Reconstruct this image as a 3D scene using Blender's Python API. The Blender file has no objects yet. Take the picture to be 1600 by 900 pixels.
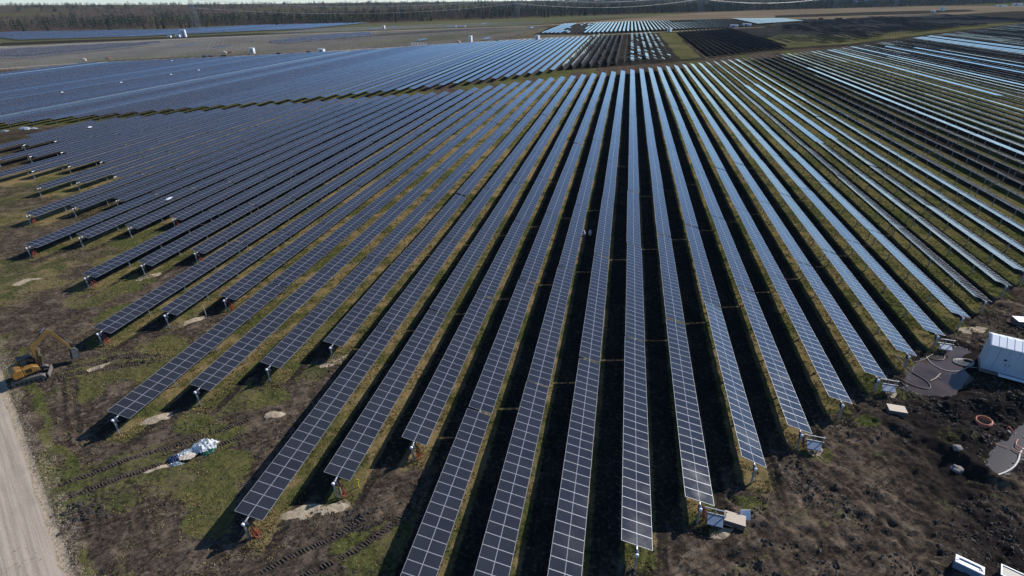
import bpy, math, random
import numpy as np
from mathutils import Vector, Matrix

random.seed(7)
RNG = np.random.default_rng(11)
S = bpy.context.scene
C = S.collection

# ------------------------------------------------------------------ camera, sky, sun
CAMZ = 42.05
PIT, ROLL, YAW, FPX = 0.49996, -0.01587, 0.20367, 825.68
cp, sp, cy, sy = math.cos(PIT), math.sin(PIT), math.cos(YAW), math.sin(YAW)
_u = Vector((cy, sy, 0)); _d = Vector((-sy * cp, cy * cp, -sp)); _v = Vector((sy * sp, -cy * sp, -cp))
_cr, _sr = math.cos(ROLL), math.sin(ROLL)
_ex = _cr * _u - _sr * _v; _ey = _sr * _u + _cr * _v
cam_data = bpy.data.cameras.new("camera")
cam = bpy.data.objects.new("camera", cam_data); C.objects.link(cam)
m = Matrix.Identity(4)
for i in range(3):
    m[i][0] = _ex[i]; m[i][1] = -_ey[i]; m[i][2] = -_d[i]
m[2][3] = CAMZ
cam.matrix_world = m
cam_data.sensor_width = 36.0
cam_data.lens = FPX / 1600.0 * 36.0
cam_data.clip_start = 0.5; cam_data.clip_end = 60000.0
S.camera = cam

SUN_DIR = Vector((0.624, 0.5586, 0.546)).normalized()
world = bpy.data.worlds.new("World"); S.world = world; world.use_nodes = True
wn = world.node_tree.nodes; wl = world.node_tree.links
for n in list(wn): wn.remove(n)
sky = wn.new("ShaderNodeTexSky"); sky.sky_type = 'NISHITA'; sky.sun_disc = False
sky.sun_elevation = math.asin(SUN_DIR.z); sky.sun_rotation = math.atan2(SUN_DIR.x, SUN_DIR.y)
sky.altitude = 50; sky.air_density = 0.85; sky.dust_density = 0.0; sky.ozone_density = 6.5
bg = wn.new("ShaderNodeBackground"); bg.inputs[1].default_value = 0.125
wo = wn.new("ShaderNodeOutputWorld")
wl.new(sky.outputs[0], bg.inputs[0]); wl.new(bg.outputs[0], wo.inputs[0])
sl = bpy.data.lights.new("sun", 'SUN'); sl.energy = 5.0; sl.angle = math.radians(0.53); sl.color = (1.0, 0.95, 0.89)
sun = bpy.data.objects.new("sun", sl); C.objects.link(sun)
sun.rotation_euler = SUN_DIR.to_track_quat('Z', 'Y').to_euler(); sun.location = (200, 200, 400)
S.view_settings.view_transform = 'Standard'; S.view_settings.look = 'None'
S.view_settings.exposure = 0.18; S.view_settings.gamma = 1.0

# ------------------------------------------------------------------ material helpers
class NT:
    def __init__(s, name):
        s.m = bpy.data.materials.new(name); s.m.use_nodes = True
        s.n = s.m.node_tree.nodes; s.l = s.m.node_tree.links
        for n in list(s.n): s.n.remove(n)
        s.out = s.n.new("ShaderNodeOutputMaterial")
        s.b = s.n.new("ShaderNodeBsdfPrincipled"); s.l.new(s.b.outputs[0], s.out.inputs[0])
    def put(s, sock, v):
        if hasattr(v, "is_output"): s.l.new(v, sock)
        elif isinstance(v, tuple): sock.default_value = v if len(v) == 4 else (*v, 1.0)
        else: sock.default_value = v
    def pos(s):
        if not hasattr(s, "_p"): s._p = s.n.new("ShaderNodeNewGeometry")
        return s._p.outputs["Position"]
    def geo(s, k):
        s.pos(); return s._p.outputs[k]
    def math(s, op, a, b=0.0, c=0.0, clamp=False):
        n = s.n.new("ShaderNodeMath"); n.operation = op; n.use_clamp = clamp
        s.put(n.inputs[0], a); s.put(n.inputs[1], b); s.put(n.inputs[2], c); return n.outputs[0]
    def noise(s, scale, detail=4.0, rough=0.55, vec=None, dist=0.0):
        n = s.n.new("ShaderNodeTexNoise"); n.inputs["Scale"].default_value = scale
        n.inputs["Detail"].default_value = detail; n.inputs["Roughness"].default_value = rough
        n.inputs["Distortion"].default_value = dist
        s.l.new(vec if vec is not None else s.pos(), n.inputs["Vector"]); return n.outputs["Fac"]
    def vmul(s, vec, k):
        n = s.n.new("ShaderNodeVectorMath"); n.operation = 'MULTIPLY'; s.l.new(vec, n.inputs[0]); n.inputs[1].default_value = k
        return n.outputs[0]
    def ramp(s, fac, lo, hi):
        n = s.n.new("ShaderNodeMapRange"); n.interpolation_type = 'SMOOTHSTEP'
        s.put(n.inputs[0], fac); s.put(n.inputs[1], lo); s.put(n.inputs[2], hi); return n.outputs[0]
    def mix(s, fac, a, b):
        n = s.n.new("ShaderNodeMix"); n.data_type = 'RGBA'
        s.put(n.inputs[0], fac); s.put(n.inputs[6], a); s.put(n.inputs[7], b); return n.outputs[2]
    def bump(s, h, strength, dist, prev=None):
        n = s.n.new("ShaderNodeBump"); n.inputs["Strength"].default_value = strength; n.inputs["Distance"].default_value = dist
        s.put(n.inputs["Height"], h)
        if prev is not None: s.l.new(prev, n.inputs["Normal"])
        return n.outputs[0]
    def fin(s, color=None, rough=None, metal=None, normal=None, spec=None):
        if color is not None: s.put(s.b.inputs["Base Color"], color)
        if rough is not None: s.put(s.b.inputs["Roughness"], rough)
        if metal is not None: s.put(s.b.inputs["Metallic"], metal)
        if spec is not None: s.put(s.b.inputs["Specular IOR Level"], spec)
        if normal is not None: s.l.new(normal, s.b.inputs["Normal"])
        return s.m

def paint(name, col, rough=0.5, metal=0.0, var=0.25, scale=3.0, dirt=None, bump=0.0):
    t = NT(name)
    f = t.noise(scale, 5, 0.6)
    dark = tuple(c * (1 - var) for c in col)
    c = t.mix(t.ramp(f, 0.3, 0.7), dark, col)
    if dirt is not None:
        c = t.mix(t.math('MULTIPLY', t.ramp(t.noise(scale * 0.6, 6, 0.65), 0.52, 0.75), 0.7), c, dirt)
    nb = t.bump(t.noise(scale * 8, 4), bump, 0.03) if bump else None
    return t.fin(c, rough, metal, nb)

M = {}
M['frame'] = paint('aluminium_frame', (0.38, 0.39, 0.42), 0.45, 0.25, 0.12, 2.0)
M['back'] = paint('module_backsheet', (0.016, 0.018, 0.028), 0.5, 0.0, 0.2, 2.0)
M['steel'] = paint('galvanised_steel', (0.50, 0.52, 0.54), 0.45, 0.5, 0.25, 5.0)
M['darksteel'] = paint('weathered_tube_steel', (0.11, 0.11, 0.115), 0.65, 0.1, 0.3, 0.5)
M['midsteel'] = paint('dull_tube_steel', (0.20, 0.205, 0.225), 0.6, 0.1, 0.4, 0.02)
M['post'] = paint('galvanised_post', (0.46, 0.47, 0.49), 0.5, 0.4, 0.3, 4.0, dirt=(0.12, 0.09, 0.07))
M['motor'] = paint('dark_blue_motor', (0.03, 0.04, 0.07), 0.45, 0.0, 0.2, 6.0)
M['white'] = paint('white_paint', (0.78, 0.79, 0.80), 0.45, 0.0, 0.08, 1.5)
M['kiosk'] = paint('kiosk_sheet_metal', (0.44, 0.50, 0.56), 0.45, 0.0, 0.07, 1.2, dirt=(0.42, 0.44, 0.45))
M['kiosk_roof'] = paint('kiosk_roof_sheet', (0.78, 0.82, 0.85), 0.4, 0.0, 0.06, 1.0)
M['grey_blue'] = paint('blue_grey_cover', (0.17, 0.22, 0.30), 0.35, 0.1, 0.12, 3.0)
M['conduit'] = paint('red_conduit', (0.30, 0.055, 0.035), 0.5, 0.0, 0.35, 8.0)
M['orange'] = paint('orange_conduit', (0.62, 0.17, 0.09), 0.5, 0.0, 0.3, 5.0)
M['cable'] = paint('black_hose', (0.012, 0.012, 0.014), 0.45, 0.0, 0.2, 5.0)
M['palehose'] = paint('pale_hose', (0.56, 0.53, 0.46), 0.55, 0.0, 0.3, 4.0, dirt=(0.2, 0.15, 0.1))
M['wood'] = paint('pale_timber', (0.62, 0.50, 0.38), 0.7, 0.0, 0.25, 9.0)
M['wood_side'] = paint('weathered_timber', (0.13, 0.11, 0.10), 0.8, 0.0, 0.3, 9.0)
M['yellow'] = paint('excavator_yellow', (0.25, 0.125, 0.018), 0.55, 0.0, 0.35, 2.5, dirt=(0.11, 0.075, 0.04))
M['yellow_dirty'] = paint('boom_yellow', (0.19, 0.115, 0.035), 0.55, 0.0, 0.4, 3.0, dirt=(0.10, 0.075, 0.05))
M['black'] = paint('black_steel', (0.02, 0.021, 0.024), 0.45, 0.2, 0.3, 4.0)
M['track'] = paint('dusty_track', (0.17, 0.155, 0.135), 0.85, 0.0, 0.4, 5.0, dirt=(0.07, 0.06, 0.05), bump=0.3)
M['chrome'] = paint('chrome_rod', (0.7, 0.7, 0.7), 0.2, 0.9, 0.1, 4.0)
M['bucket'] = paint('worn_bucket_steel', (0.20, 0.21, 0.21), 0.4, 0.5, 0.4, 4.0, dirt=(0.07, 0.055, 0.045))
t = NT('cab_glass'); M['glass'] = t.fin((0.015, 0.03, 0.04), 0.05, 0.0, None, 0.7)
M['stake'] = paint('yellow_stake', (0.75, 0.60, 0.03), 0.5, 0.0, 0.1, 4.0)
M['plastic'] = paint('white_film', (0.60, 0.64, 0.65), 0.35, 0.0, 0.2, 4.0, bump=0.25)
M['bluefilm'] = paint('dark_blue_film', (0.05, 0.08, 0.16), 0.3, 0.0, 0.3, 5.0)
M['greenfilm'] = paint('green_film', (0.03, 0.16, 0.10), 0.3, 0.0, 0.3, 5.0)
M['card'] = paint('cardboard', (0.62, 0.53, 0.42), 0.75, 0.0, 0.15, 4.0, dirt=(0.22, 0.15, 0.1))
M['sack'] = paint('pale_sack', (0.50, 0.52, 0.62), 0.7, 0.0, 0.15, 6.0)
M['brick'] = paint('dark_roofing', (0.12, 0.11, 0.11), 0.7, 0.0, 0.2, 0.4)
M['darkveh'] = paint('dark_vehicle_paint', (0.05, 0.04, 0.04), 0.35, 0.0, 0.2, 0.5)
M['pylon'] = paint('pylon_steel', (0.24, 0.28, 0.33), 0.6, 0.2, 0.2, 0.2)
M['wire'] = paint('bright_conductor', (0.62, 0.62, 0.60), 0.4, 0.4, 0.1, 0.1)
M['stone'] = paint('pale_stone', (0.22, 0.20, 0.185), 0.85, 0.0, 0.35, 6.0, bump=0.3)

def panel_mat(name, frames):
    """dark glass over blue-black cells; UV u runs across the table (0..1), v along it in modules"""
    t = NT(name)
    uv = t.n.new("ShaderNodeUVMap").outputs[0]
    sx = t.n.new("ShaderNodeSeparateXYZ"); t.l.new(uv, sx.inputs[0]); U, V = sx.outputs[0], sx.outputs[1]
    tint = t.ramp(t.noise(0.9, 2), 0.3, 0.7)
    c = t.mix(tint, (0.013, 0.013, 0.016), (0.017, 0.017, 0.020))
    rnd = t.n.new("ShaderNodeObjectInfo").outputs["Random"]
    c = t.mix(t.math('MULTIPLY', rnd, 0.7), c, (0.022, 0.023, 0.026))
    c = t.mix(t.math('MULTIPLY', t.ramp(t.noise(0.22, 6, 0.65), 0.5, 0.72), 0.22), c, (0.042, 0.040, 0.040))
    def line(x, n, w):
        f = t.math('FRACT', t.math('MULTIPLY', x, n))
        return t.math('LESS_THAN', t.math('MINIMUM', f, t.math('SUBTRACT', 1.0, f)), w)
    g = t.math('MAXIMUM', line(U, 24.0, 0.07), line(V, 6.0, 0.04))
    c = t.mix(t.math('MULTIPLY', g, 0.55), c, (0.075, 0.08, 0.10))
    cen = t.math('LESS_THAN', t.math('ABSOLUTE', t.math('SUBTRACT', U, 0.5)), 0.009 if frames else 0.0105)
    c = t.mix(cen, c, (0.27, 0.28, 0.31))
    fr = None
    if frames:
        fr = t.math('MAXIMUM', line(V, 1.0, 0.028), t.math('GREATER_THAN', t.math('ABSOLUTE', t.math('SUBTRACT', U, 0.5)), 0.489))
        c = t.mix(fr, c, (0.33, 0.34, 0.37))
    dust = t.ramp(t.noise(0.35, 5, 0.6), 0.35, 0.75)
    rough = t.math('ADD', 0.08, t.math('MULTIPLY', dust, 0.10))
    return t.fin(c, rough, 0.0, None, 0.6)
M['cells'] = panel_mat('solar_cells', False)
M['panel'] = panel_mat('framed_solar_cells', True)

# ground: attribute "cover" = (grass, sand, wetness with painted row shade)
def ground_mat():
    t = NT('peat_grass_ground')
    a = t.n.new("ShaderNodeAttribute"); a.attribute_name = "cover"
    sp_ = t.n.new("ShaderNodeSeparateColor"); t.l.new(a.outputs["Color"], sp_.inputs[0])
    G, Sd, WtShade = sp_.outputs[0], sp_.outputs[1], sp_.outputs[2]; St = a.outputs["Alpha"]
    P = t.pos()
    n1 = t.noise(0.35, 6, 0.62); n2 = t.noise(2.3, 6, 0.65); n3 = t.noise(9.0, 4, 0.6); n0 = t.noise(0.07, 4, 0.55)
    peat = t.mix(t.ramp(n2, 0.32, 0.68), (0.026, 0.020, 0.016), (0.098, 0.075, 0.055))
    peat = t.mix(t.math('MULTIPLY', t.ramp(n1, 0.47, 0.66), 0.8), peat, (0.155, 0.117, 0.083))
    peat = t.mix(t.math('MULTIPLY', t.ramp(t.noise(0.9, 6, 0.7, None, 1.2), 0.52, 0.66), 0.7), peat, (0.195, 0.158, 0.117))
    peat = t.mix(t.ramp(n3, 0.62, 0.78), peat, (0.20, 0.17, 0.135))
    peat = t.mix(t.ramp(t.noise(1.1, 5, 0.7), 0.57, 0.68), peat, (0.018, 0.015, 0.014))
    peat = t.mix(t.math('MULTIPLY', WtShade, 0.92), peat, (0.017, 0.015, 0.015))  # wet peat and painted row shade both darken the peat here
    rv = t.n.new("ShaderNodeVectorRotate"); rv.rotation_type = 'Z_AXIS'; t.l.new(P, rv.inputs["Vector"]); rv.inputs["Angle"].default_value = math.radians(-40)
    ns = t.noise(1.0, 5, 0.6, t.vmul(rv.outputs[0], (0.22, 2.4, 1)), 0.8)
    peat = t.mix(t.math('MULTIPLY', t.ramp(ns, 0.5, 0.68), 0.65), peat, (0.022, 0.018, 0.016))
    gr = t.mix(t.ramp(n2, 0.3, 0.7), (0.038, 0.047, 0.016), (0.100, 0.108, 0.036))
    straw = t.mix(t.ramp(n3, 0.3, 0.7), (0.15, 0.105, 0.048), (0.30, 0.225, 0.11))
    gr = t.mix(t.math('MULTIPLY', St, t.ramp(t.math('ADD', t.math('MULTIPLY', n0, 0.55), t.math('MULTIPLY', n1, 0.5)), 0.45, 0.60)), gr, straw)
    gr = t.mix(t.ramp(n3, 0.60, 0.75), gr, (0.05, 0.035, 0.02))
    gm = t.ramp(t.math('ADD', G, t.math('MULTIPLY', t.math('SUBTRACT', t.math('ADD', t.math('MULTIPLY', n2, .6), t.math('MULTIPLY', n3, .4)), 0.5), 1.5)), 0.38, 0.62)
    c = t.mix(gm, peat, gr)
    sand = t.mix(t.ramp(n2, 0.3, 0.7), (0.30, 0.235, 0.16), (0.47, 0.39, 0.285))
    sm = t.ramp(t.math('ADD', Sd, t.math('MULTIPLY', t.math('SUBTRACT', n3, 0.5), 1.0)), 0.40, 0.58)
    c = t.mix(sm, c, sand)
    b = t.bump(n2, 0.7, 0.22); b = t.bump(n3, 0.8, 0.09, b)
    b = t.bump(t.noise(26.0, 3), 0.5, 0.035, b)
    return t.fin(c, 1.0, 0.0, b, 0.0)
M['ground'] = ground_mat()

def field_mat(name, c1, c2, c3, s=0.05, stretch=(1, 1, 1), bump=0.5):
    t = NT(name)
    v = t.vmul(t.pos(), stretch)
    n1 = t.noise(s, 6, 0.6, v); n2 = t.noise(s * 7, 5, 0.6, v); n3 = t.noise(1.6, 4, 0.6)
    c = t.mix(t.ramp(n1, 0.35, 0.65), c1, c2)
    c = t.mix(t.math('MULTIPLY', t.ramp(n2, 0.5, 0.7), 0.75), c, c3)
    c = t.mix(t.math('MULTIPLY', t.ramp(n3, 0.55, 0.75), 0.35), c, (0.03, 0.025, 0.02))
    return t.fin(c, 1.0, 0.0, t.bump(n3, bump, 0.15), 0.0)
M['sandroad'] = None
t = NT('sandy_road_surface')
_v = t.vmul(t.pos(), (1, 1, 1))
rot = t.n.new("ShaderNodeVectorRotate"); rot.rotation_type = 'Z_AXIS'; t.l.new(t.pos(), rot.inputs["Vector"]); rot.inputs["Angle"].default_value = math.radians(31.8)
vs = t.vmul(rot.outputs[0], (0.055, 2.6, 1))
nst = t.noise(1.0, 5, 0.6, vs); nsm = t.noise(5.0, 5, 0.65); nbig = t.noise(0.25, 4)
c = t.mix(t.ramp(nst, 0.35, 0.65), (0.29, 0.235, 0.180), (0.42, 0.35, 0.27))
c = t.mix(t.math('MULTIPLY', t.ramp(nsm, 0.45, 0.75), 0.5), c, (0.50, 0.425, 0.335))
c = t.mix(t.math('MULTIPLY', t.ramp(nbig, 0.5, 0.7), 0.4), c, (0.25, 0.21, 0.17))
M['sandroad'] = t.fin(c, 0.95, 0, t.bump(nst, 0.5, 0.06, t.bump(nsm, 0.5, 0.03)), 0.2)
M['sand'] = field_mat('loose_sand', (0.42, 0.335, 0.235), (0.52, 0.43, 0.31), (0.30, 0.23, 0.16), 0.9)
M['fieldtrack'] = field_mat('far_sand_track', (0.27, 0.215, 0.15), (0.35, 0.28, 0.20), (0.18, 0.14, 0.09), 0.03)
M['brownfield'] = field_mat('dry_grass_field', (0.145, 0.113, 0.075), (0.20, 0.157, 0.107), (0.10, 0.088, 0.05), 0.008, (0.4, 1, 1))
M['greenfield'] = field_mat('green_field', (0.08, 0.088, 0.05), (0.115, 0.115, 0.062), (0.15, 0.13, 0.075), 0.01, (0.4, 1, 1))
M['darkfield'] = field_mat('bare_peat_field', (0.026, 0.024, 0.022), (0.042, 0.038, 0.031), (0.070, 0.064, 0.034), 0.02)
M['mossfield'] = field_mat('rough_grass_field', (0.070, 0.074, 0.030), (0.125, 0.112, 0.050), (0.050, 0.042, 0.028), 0.02)
M['workfield'] = field_mat('building_site_ground', (0.095, 0.082, 0.060), (0.150, 0.128, 0.085), (0.045, 0.042, 0.030), 0.015, (1, 0.5, 1))
t = NT('grass_blades')
isl = t.geo("Random Per Island"); nn = t.noise(0.45, 4)
c = t.mix(isl, (0.10, 0.112, 0.035), (0.24, 0.20, 0.085))
c = t.mix(t.math('MULTIPLY', t.ramp(nn, 0.42, 0.6), 0.75), c, (0.33, 0.24, 0.11))
M['grass'] = t.fin(c, 0.8, 0, None, 0.2)
def crown_mat(name, a, b, c3):
    t = NT(name); isl = t.geo("Random Per Island")
    o = t.n.new("ShaderNodeObjectInfo").outputs["Random"]
    c = t.mix(isl, a, b); c = t.mix(t.math('MULTIPLY', o, 0.6), c, c3)
    c = t.mix(t.math('MULTIPLY', t.ramp(t.noise(0.012, 4), 0.4, 0.65), 0.6), c, c3)
    return t.fin(c, 0.9, 0, None, 0.15)
M['bare'] = crown_mat('bare_branches', (0.085, 0.067, 0.055), (0.150, 0.117, 0.090), (0.105, 0.082, 0.078))
M['spruce'] = crown_mat('spruce_needles', (0.016, 0.026, 0.018), (0.040, 0.054, 0.032), (0.026, 0.035, 0.030))
M['bark'] = paint('bark', (0.16, 0.13, 0.10), 0.9, 0, 0.4, 1.0)
t = NT('brown_water'); wv = t.noise(0.9, 4, 0.5)
M['water'] = t.fin(t.mix(t.ramp(t.noise(0.35, 3), 0.35, 0.65), (0.046, 0.031, 0.021), (0.080, 0.054, 0.036)), 0.08, 0, t.bump(wv, 0.05, 0.05), 0.3)
t = NT('grey_water')
M['water2'] = t.fin((0.075, 0.064, 0.054), 0.10, 0, t.bump(t.noise(0.9, 4), 0.05, 0.05), 0.25)
M['foam'] = paint('dirty_foam', (0.50, 0.46, 0.40), 0.8, 0, 0.35, 5.0)
M['clod'] = paint('peat_clods', (0.085, 0.068, 0.055), 0.95, 0, 0.55, 0.8, dirt=(0.18, 0.15, 0.12))
M['dugclod'] = paint('wet_peat_clods', (0.045, 0.036, 0.030), 0.9, 0, 0.5, 1.5)
M['mark'] = paint('pressed_peat', (0.085, 0.07, 0.055), 0.95, 0, 0.4, 2.0)

# ------------------------------------------------------------------ mesh helpers
def link(o, parent=None):
    C.objects.link(o)
    if parent is not None: o.parent = parent
    return o
def tag(o, label=None, cat=None, group=None, kind=None):
    if label: o['label'] = label
    if cat: o['category'] = cat
    if group: o['group'] = group
    if kind: o['kind'] = kind
    return o
def empty(name, loc, rz=0.0, label=None, cat=None, group=None):
    o = bpy.data.objects.new(name, None); o.empty_display_size = 0.3; C.objects.link(o)
    o.location = loc; o.rotation_euler = (0, 0, rz)
    return tag(o, label, cat, group)

class MB:
    def __init__(s): s.v = []; s.f = []; s.mi = []
    def add(s, vs, fs, mi=0):
        o = len(s.v); s.v += [tuple(p) for p in vs]
        for f in fs: s.f.append(tuple(i + o for i in f)); s.mi.append(mi)
    def box(s, c, d, mi=0, mat=None, taper=1.0):
        x, y, z = d[0] / 2, d[1] / 2, d[2] / 2
        vs = [(-x, -y, -z), (x, -y, -z), (x, y, -z), (-x, y, -z)] + [(a * taper, b * taper, z) for a, b in ((-x, -y), (x, -y), (x, y), (-x, y))]
        if mat is not None: vs = [tuple(mat @ Vector(p)) for p in vs]
        vs = [(p[0] + c[0], p[1] + c[1], p[2] + c[2]) for p in vs]
        s.add(vs, [(0, 3, 2, 1), (4, 5, 6, 7), (0, 1, 5, 4), (1, 2, 6, 5), (2, 3, 7, 6), (3, 0, 4, 7)], mi)
    def bar(s, a, b, r, n=6, mi=0, r2=None):
        a = Vector(a); b = Vector(b); d = (b - a).normalized()
        up = Vector((0, 0, 1)) if abs(d.z) < 0.95 else Vector((1, 0, 0))
        x = d.cross(up).normalized(); y = d.cross(x)
        r2 = r if r2 is None else r2
        vs = [a + (x * math.cos(2 * math.pi * i / n) + y * math.sin(2 * math.pi * i / n)) * r for i in range(n)]
        vs += [b + (x * math.cos(2 * math.pi * i / n) + y * math.sin(2 * math.pi * i / n)) * r2 for i in range(n)]
        fs = [(i, i + n, (i + 1) % n + n, (i + 1) % n) for i in range(n)] + [tuple(range(n)), tuple(range(2 * n - 1, n - 1, -1))]
        s.add(vs, fs, mi)
    def tube(s, pts, r, n=6, mi=0):
        pts = [Vector(p) for p in pts]; o = len(s.v); N = len(pts)
        for i, p in enumerate(pts):
            d = (pts[min(i + 1, N - 1)] - pts[max(i - 1, 0)]).normalized()
            up = Vector((0, 0, 1)) if abs(d.z) < 0.95 else Vector((1, 0, 0))
            x = d.cross(up).normalized(); y = d.cross(x)
            s.v += [tuple(p + (x * math.cos(2 * math.pi * k / n) + y * math.sin(2 * math.pi * k / n)) * r) for k in range(n)]
        for i in range(N - 1):
            for k in range(n):
                s.f.append((o + i * n + k, o + (i + 1) * n + k, o + (i + 1) * n + (k + 1) % n, o + i * n + (k + 1) % n)); s.mi.append(mi)
        s.f.append(tuple(o + k for k in range(n))); s.mi.append(mi)
        s.f.append(tuple(o + (N - 1) * n + n - 1 - k for k in range(n))); s.mi.append(mi)
    def prism(s, prof, y0, y1, mi=0):
        """profile in (x,z), extruded along y"""
        n = len(prof)
        vs = [(p[0], y0, p[1]) for p in prof] + [(p[0], y1, p[1]) for p in prof]
        fs = [(i, (i + 1) % n, (i + 1) % n + n, i + n) for i in range(n)] + [tuple(range(n - 1, -1, -1)), tuple(range(n, 2 * n))]
        s.add(vs, fs, mi)
    def mesh(s, name, mats):
        me = bpy.data.meshes.new(name); me.from_pydata(s.v, [], s.f)
        for mm in (mats if isinstance(mats, (list, tuple)) else [mats]): me.materials.append(mm)
        me.polygons.foreach_set("material_index", s.mi); me.update(); return me
    def build(s, name, mats, parent=None, bevel=0.0, smooth=False):
        me = s.mesh(name, mats)
        import bmesh
        bm = bmesh.new(); bm.from_mesh(me); bmesh.ops.recalc_face_normals(bm, faces=bm.faces)
        if bevel > 0:
            bmesh.ops.bevel(bm, geom=[e for e in bm.edges if len(e.link_faces) == 2 and e.calc_face_angle(0) > 0.5], offset=bevel, segments=1, affect='EDGES')
        bm.to_mesh(me); bm.free()
        if smooth:
            for p in me.polygons: p.use_smooth = True
        return link(bpy.data.objects.new(name, me), parent)

def np_mesh(name, V, F, mats, mi=None, uv=None, smooth=False):
    """V (n,3); F (m,k) with fixed k"""
    V = np.asarray(V, np.float32); F = np.asarray(F, np.int32); k = F.shape[1]
    me = bpy.data.meshes.new(name)
    me.vertices.add(len(V)); me.vertices.foreach_set("co", V.ravel())
    me.loops.add(F.size); me.loops.foreach_set("vertex_index", F.ravel())
    me.polygons.add(len(F)); me.polygons.foreach_set("loop_start", np.arange(0, F.size, k, dtype=np.int32))
    me.polygons.foreach_set("loop_total", np.full(len(F), k, np.int32))
    for mm in mats: me.materials.append(mm)
    if mi is not None: me.polygons.foreach_set("material_index", np.asarray(mi, np.int32))
    if uv is not None:
        l = me.uv_layers.new(name="UVMap"); l.data.foreach_set("uv", np.asarray(uv, np.float32).ravel())
    me.polygons.foreach_set("use_smooth", np.full(len(F), bool(smooth)))
    me.update(calc_edges=True); return me

# ------------------------------------------------------------------ terrain
def _hash(ix, iy, seed):
    h = (ix.astype(np.int64) * 374761393 + iy.astype(np.int64) * 668265263 + seed * 974711) & 0x7fffffff
    h = ((h ^ (h >> 13)) * 1274126177) & 0x7fffffff
    return ((h ^ (h >> 16)) & 0xffff) / 65535.0
def vn(x, y, f, seed=0):
    x = np.asarray(x, float) * f; y = np.asarray(y, float) * f
    ix = np.floor(x); iy = np.floor(y); fx = x - ix; fy = y - iy
    fx = fx * fx * (3 - 2 * fx); fy = fy * fy * (3 - 2 * fy)
    a = _hash(ix, iy, seed); b = _hash(ix + 1, iy, seed); c = _hash(ix, iy + 1, seed); d = _hash(ix + 1, iy + 1, seed)
    return (a * (1 - fx) + b * fx) * (1 - fy) + (c * (1 - fx) + d * fx) * fy
def fbm(x, y, f, o=4, seed=0):
    s = 0; a = 0.5; t_ = 0
    for i in range(o):
        s = s + a * vn(x, y, f, seed + i * 17); t_ += a; a *= 0.5; f *= 2.03
    return s / t_
def sstep(a, b, x):
    t_ = np.clip((x - a) / (b - a), 0, 1); return t_ * t_ * (3 - 2 * t_)

X0, PP, W, DZ, HA = 4.1133, 5.61917, 1.3041, 0.3462, 2.2
TILT = math.atan2(DZ, W); HC = math.hypot(W, DZ); TL = 31.0; NM = 27; MP = 1.1375
FRONT = {-37: 152, -36: 136, -35: 141, -34: 147, -33: 124, -32: 129, -31: 134.3, -30: 110, -29: 115.6, -28: 121.4, -27: 126.5, -26: 103, -25: 108.6, -24: 114.3,
         -23: 86.2, -22: 92.0, -21: 98.0, -20: 72.1, -19: 77.9, -18: 83.8, -17: 89.5, -16: 63.4, -15: 69.2, -14: 75.3, -13: 49.4, -12: 55.3,
         -11: 60.9, -10: 35.1, -9: 40.9, -8: 46.4, -7: 52.1, -6: 26.0, -5: 31.6, -4: 37.3, -3: 12.0, -2: 17.8, -1: 23.6}
def front(k): return FRONT[k] if k in FRONT else (29.4 + 5.62 * k if k >= 0 else 158.0)
FX = np.array([-230, -197, -143, -86, -46.5, 4.1, 60.3, 105, 159, 299, 551, 900.0]); FYv = np.array([151, 187, 232, 266, 318, 366, 419, 466, 513, 679, 968, 1370.0])
def far_y(x): return np.interp(x, FX, FYv)
BNX = np.array([-560, -238.6, -210, -164.4, -109, -66, -42]); BNY = np.array([-30, 169.4, 194, 224.7, 273.5, 329, 370.0])
BFX = np.array([-427.5, -425.5, -318, -231, -185, -128, -42]); BFY = np.array([318, 381, 450, 526, 583, 640, 708.0])
_fk = np.arange(-35, 61); _ff = np.array([front(int(k)) for k in _fk])
def front_y(x):
    k = np.clip(np.round((np.asarray(x) - X0) / PP).astype(int), -35, 60)
    return _ff[k + 35]

def seg_d(x, y, pts):
    best = np.full(np.shape(x), 1e9)
    for (ax, ay), (bx, by) in zip(pts[:-1], pts[1:]):
        vx, vy = bx - ax, by - ay; L = vx * vx + vy * vy + 1e-9
        t_ = np.clip(((x - ax) * vx + (y - ay) * vy) / L, 0, 1)
        best = np.minimum(best, np.hypot(x - ax - t_ * vx, y - ay - t_ * vy))
    return best
def inside(x, y, poly):
    r = np.zeros(np.shape(x), bool); n = len(poly); j = n - 1
    for i in range(n):
        xi, yi = poly[i]; xj, yj = poly[j]
        cnd = ((yi > y) != (yj > y)) & (x < (xj - xi) * (y - yi) / (yj - yi + 1e-12) + xi)
        r ^= cnd; j = i
    return r
def poly_sd(x, y, poly):
    d = seg_d(x, y, list(poly) + [poly[0]]); return np.where(inside(x, y, poly), -d, d)

POND = [(36.2, 58.6), (38.0, 57.6), (40.6, 57.9), (42.6, 59.2), (44.2, 61.0), (47.2, 63.2), (49.0, 65.6), (49.6, 68.2), (47.4, 69.5), (45.2, 69.0), (43.9, 66.8), (41.2, 65.8), (39.0, 63.0), (37.4, 60.6)]
POND2 = [(38.7, 46.2), (39.8, 45.3), (41.6, 47.2), (44.4, 49.6), (48.5, 53.6), (48.6, 57.0), (46.0, 53.8), (43.0, 51.2), (40.2, 48.6)]
RUTS = [[(-52.2, 27.4), (-47.5, 32.1), (-43.4, 35.2), (-39.2, 39.3)], [(-50.3, 26.1), (-46.9, 29.4), (-43.0, 32.0), (-37.6, 37.6)],
        [(-27.5, 22.0), (-25.2, 24.4), (-22.3, 27.0), (-20.1, 30.1)], [(-23.6, 22.6), (-20.4, 25.6), (-18.0, 28.4), (-16.9, 31.0)],
        [(-70.0, 40.6), (-65.2, 44.0), (-60.5, 46.2)], [(-69.6, 43.2), (-64.0, 46.8), (-58.0, 48.4)]]
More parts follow.
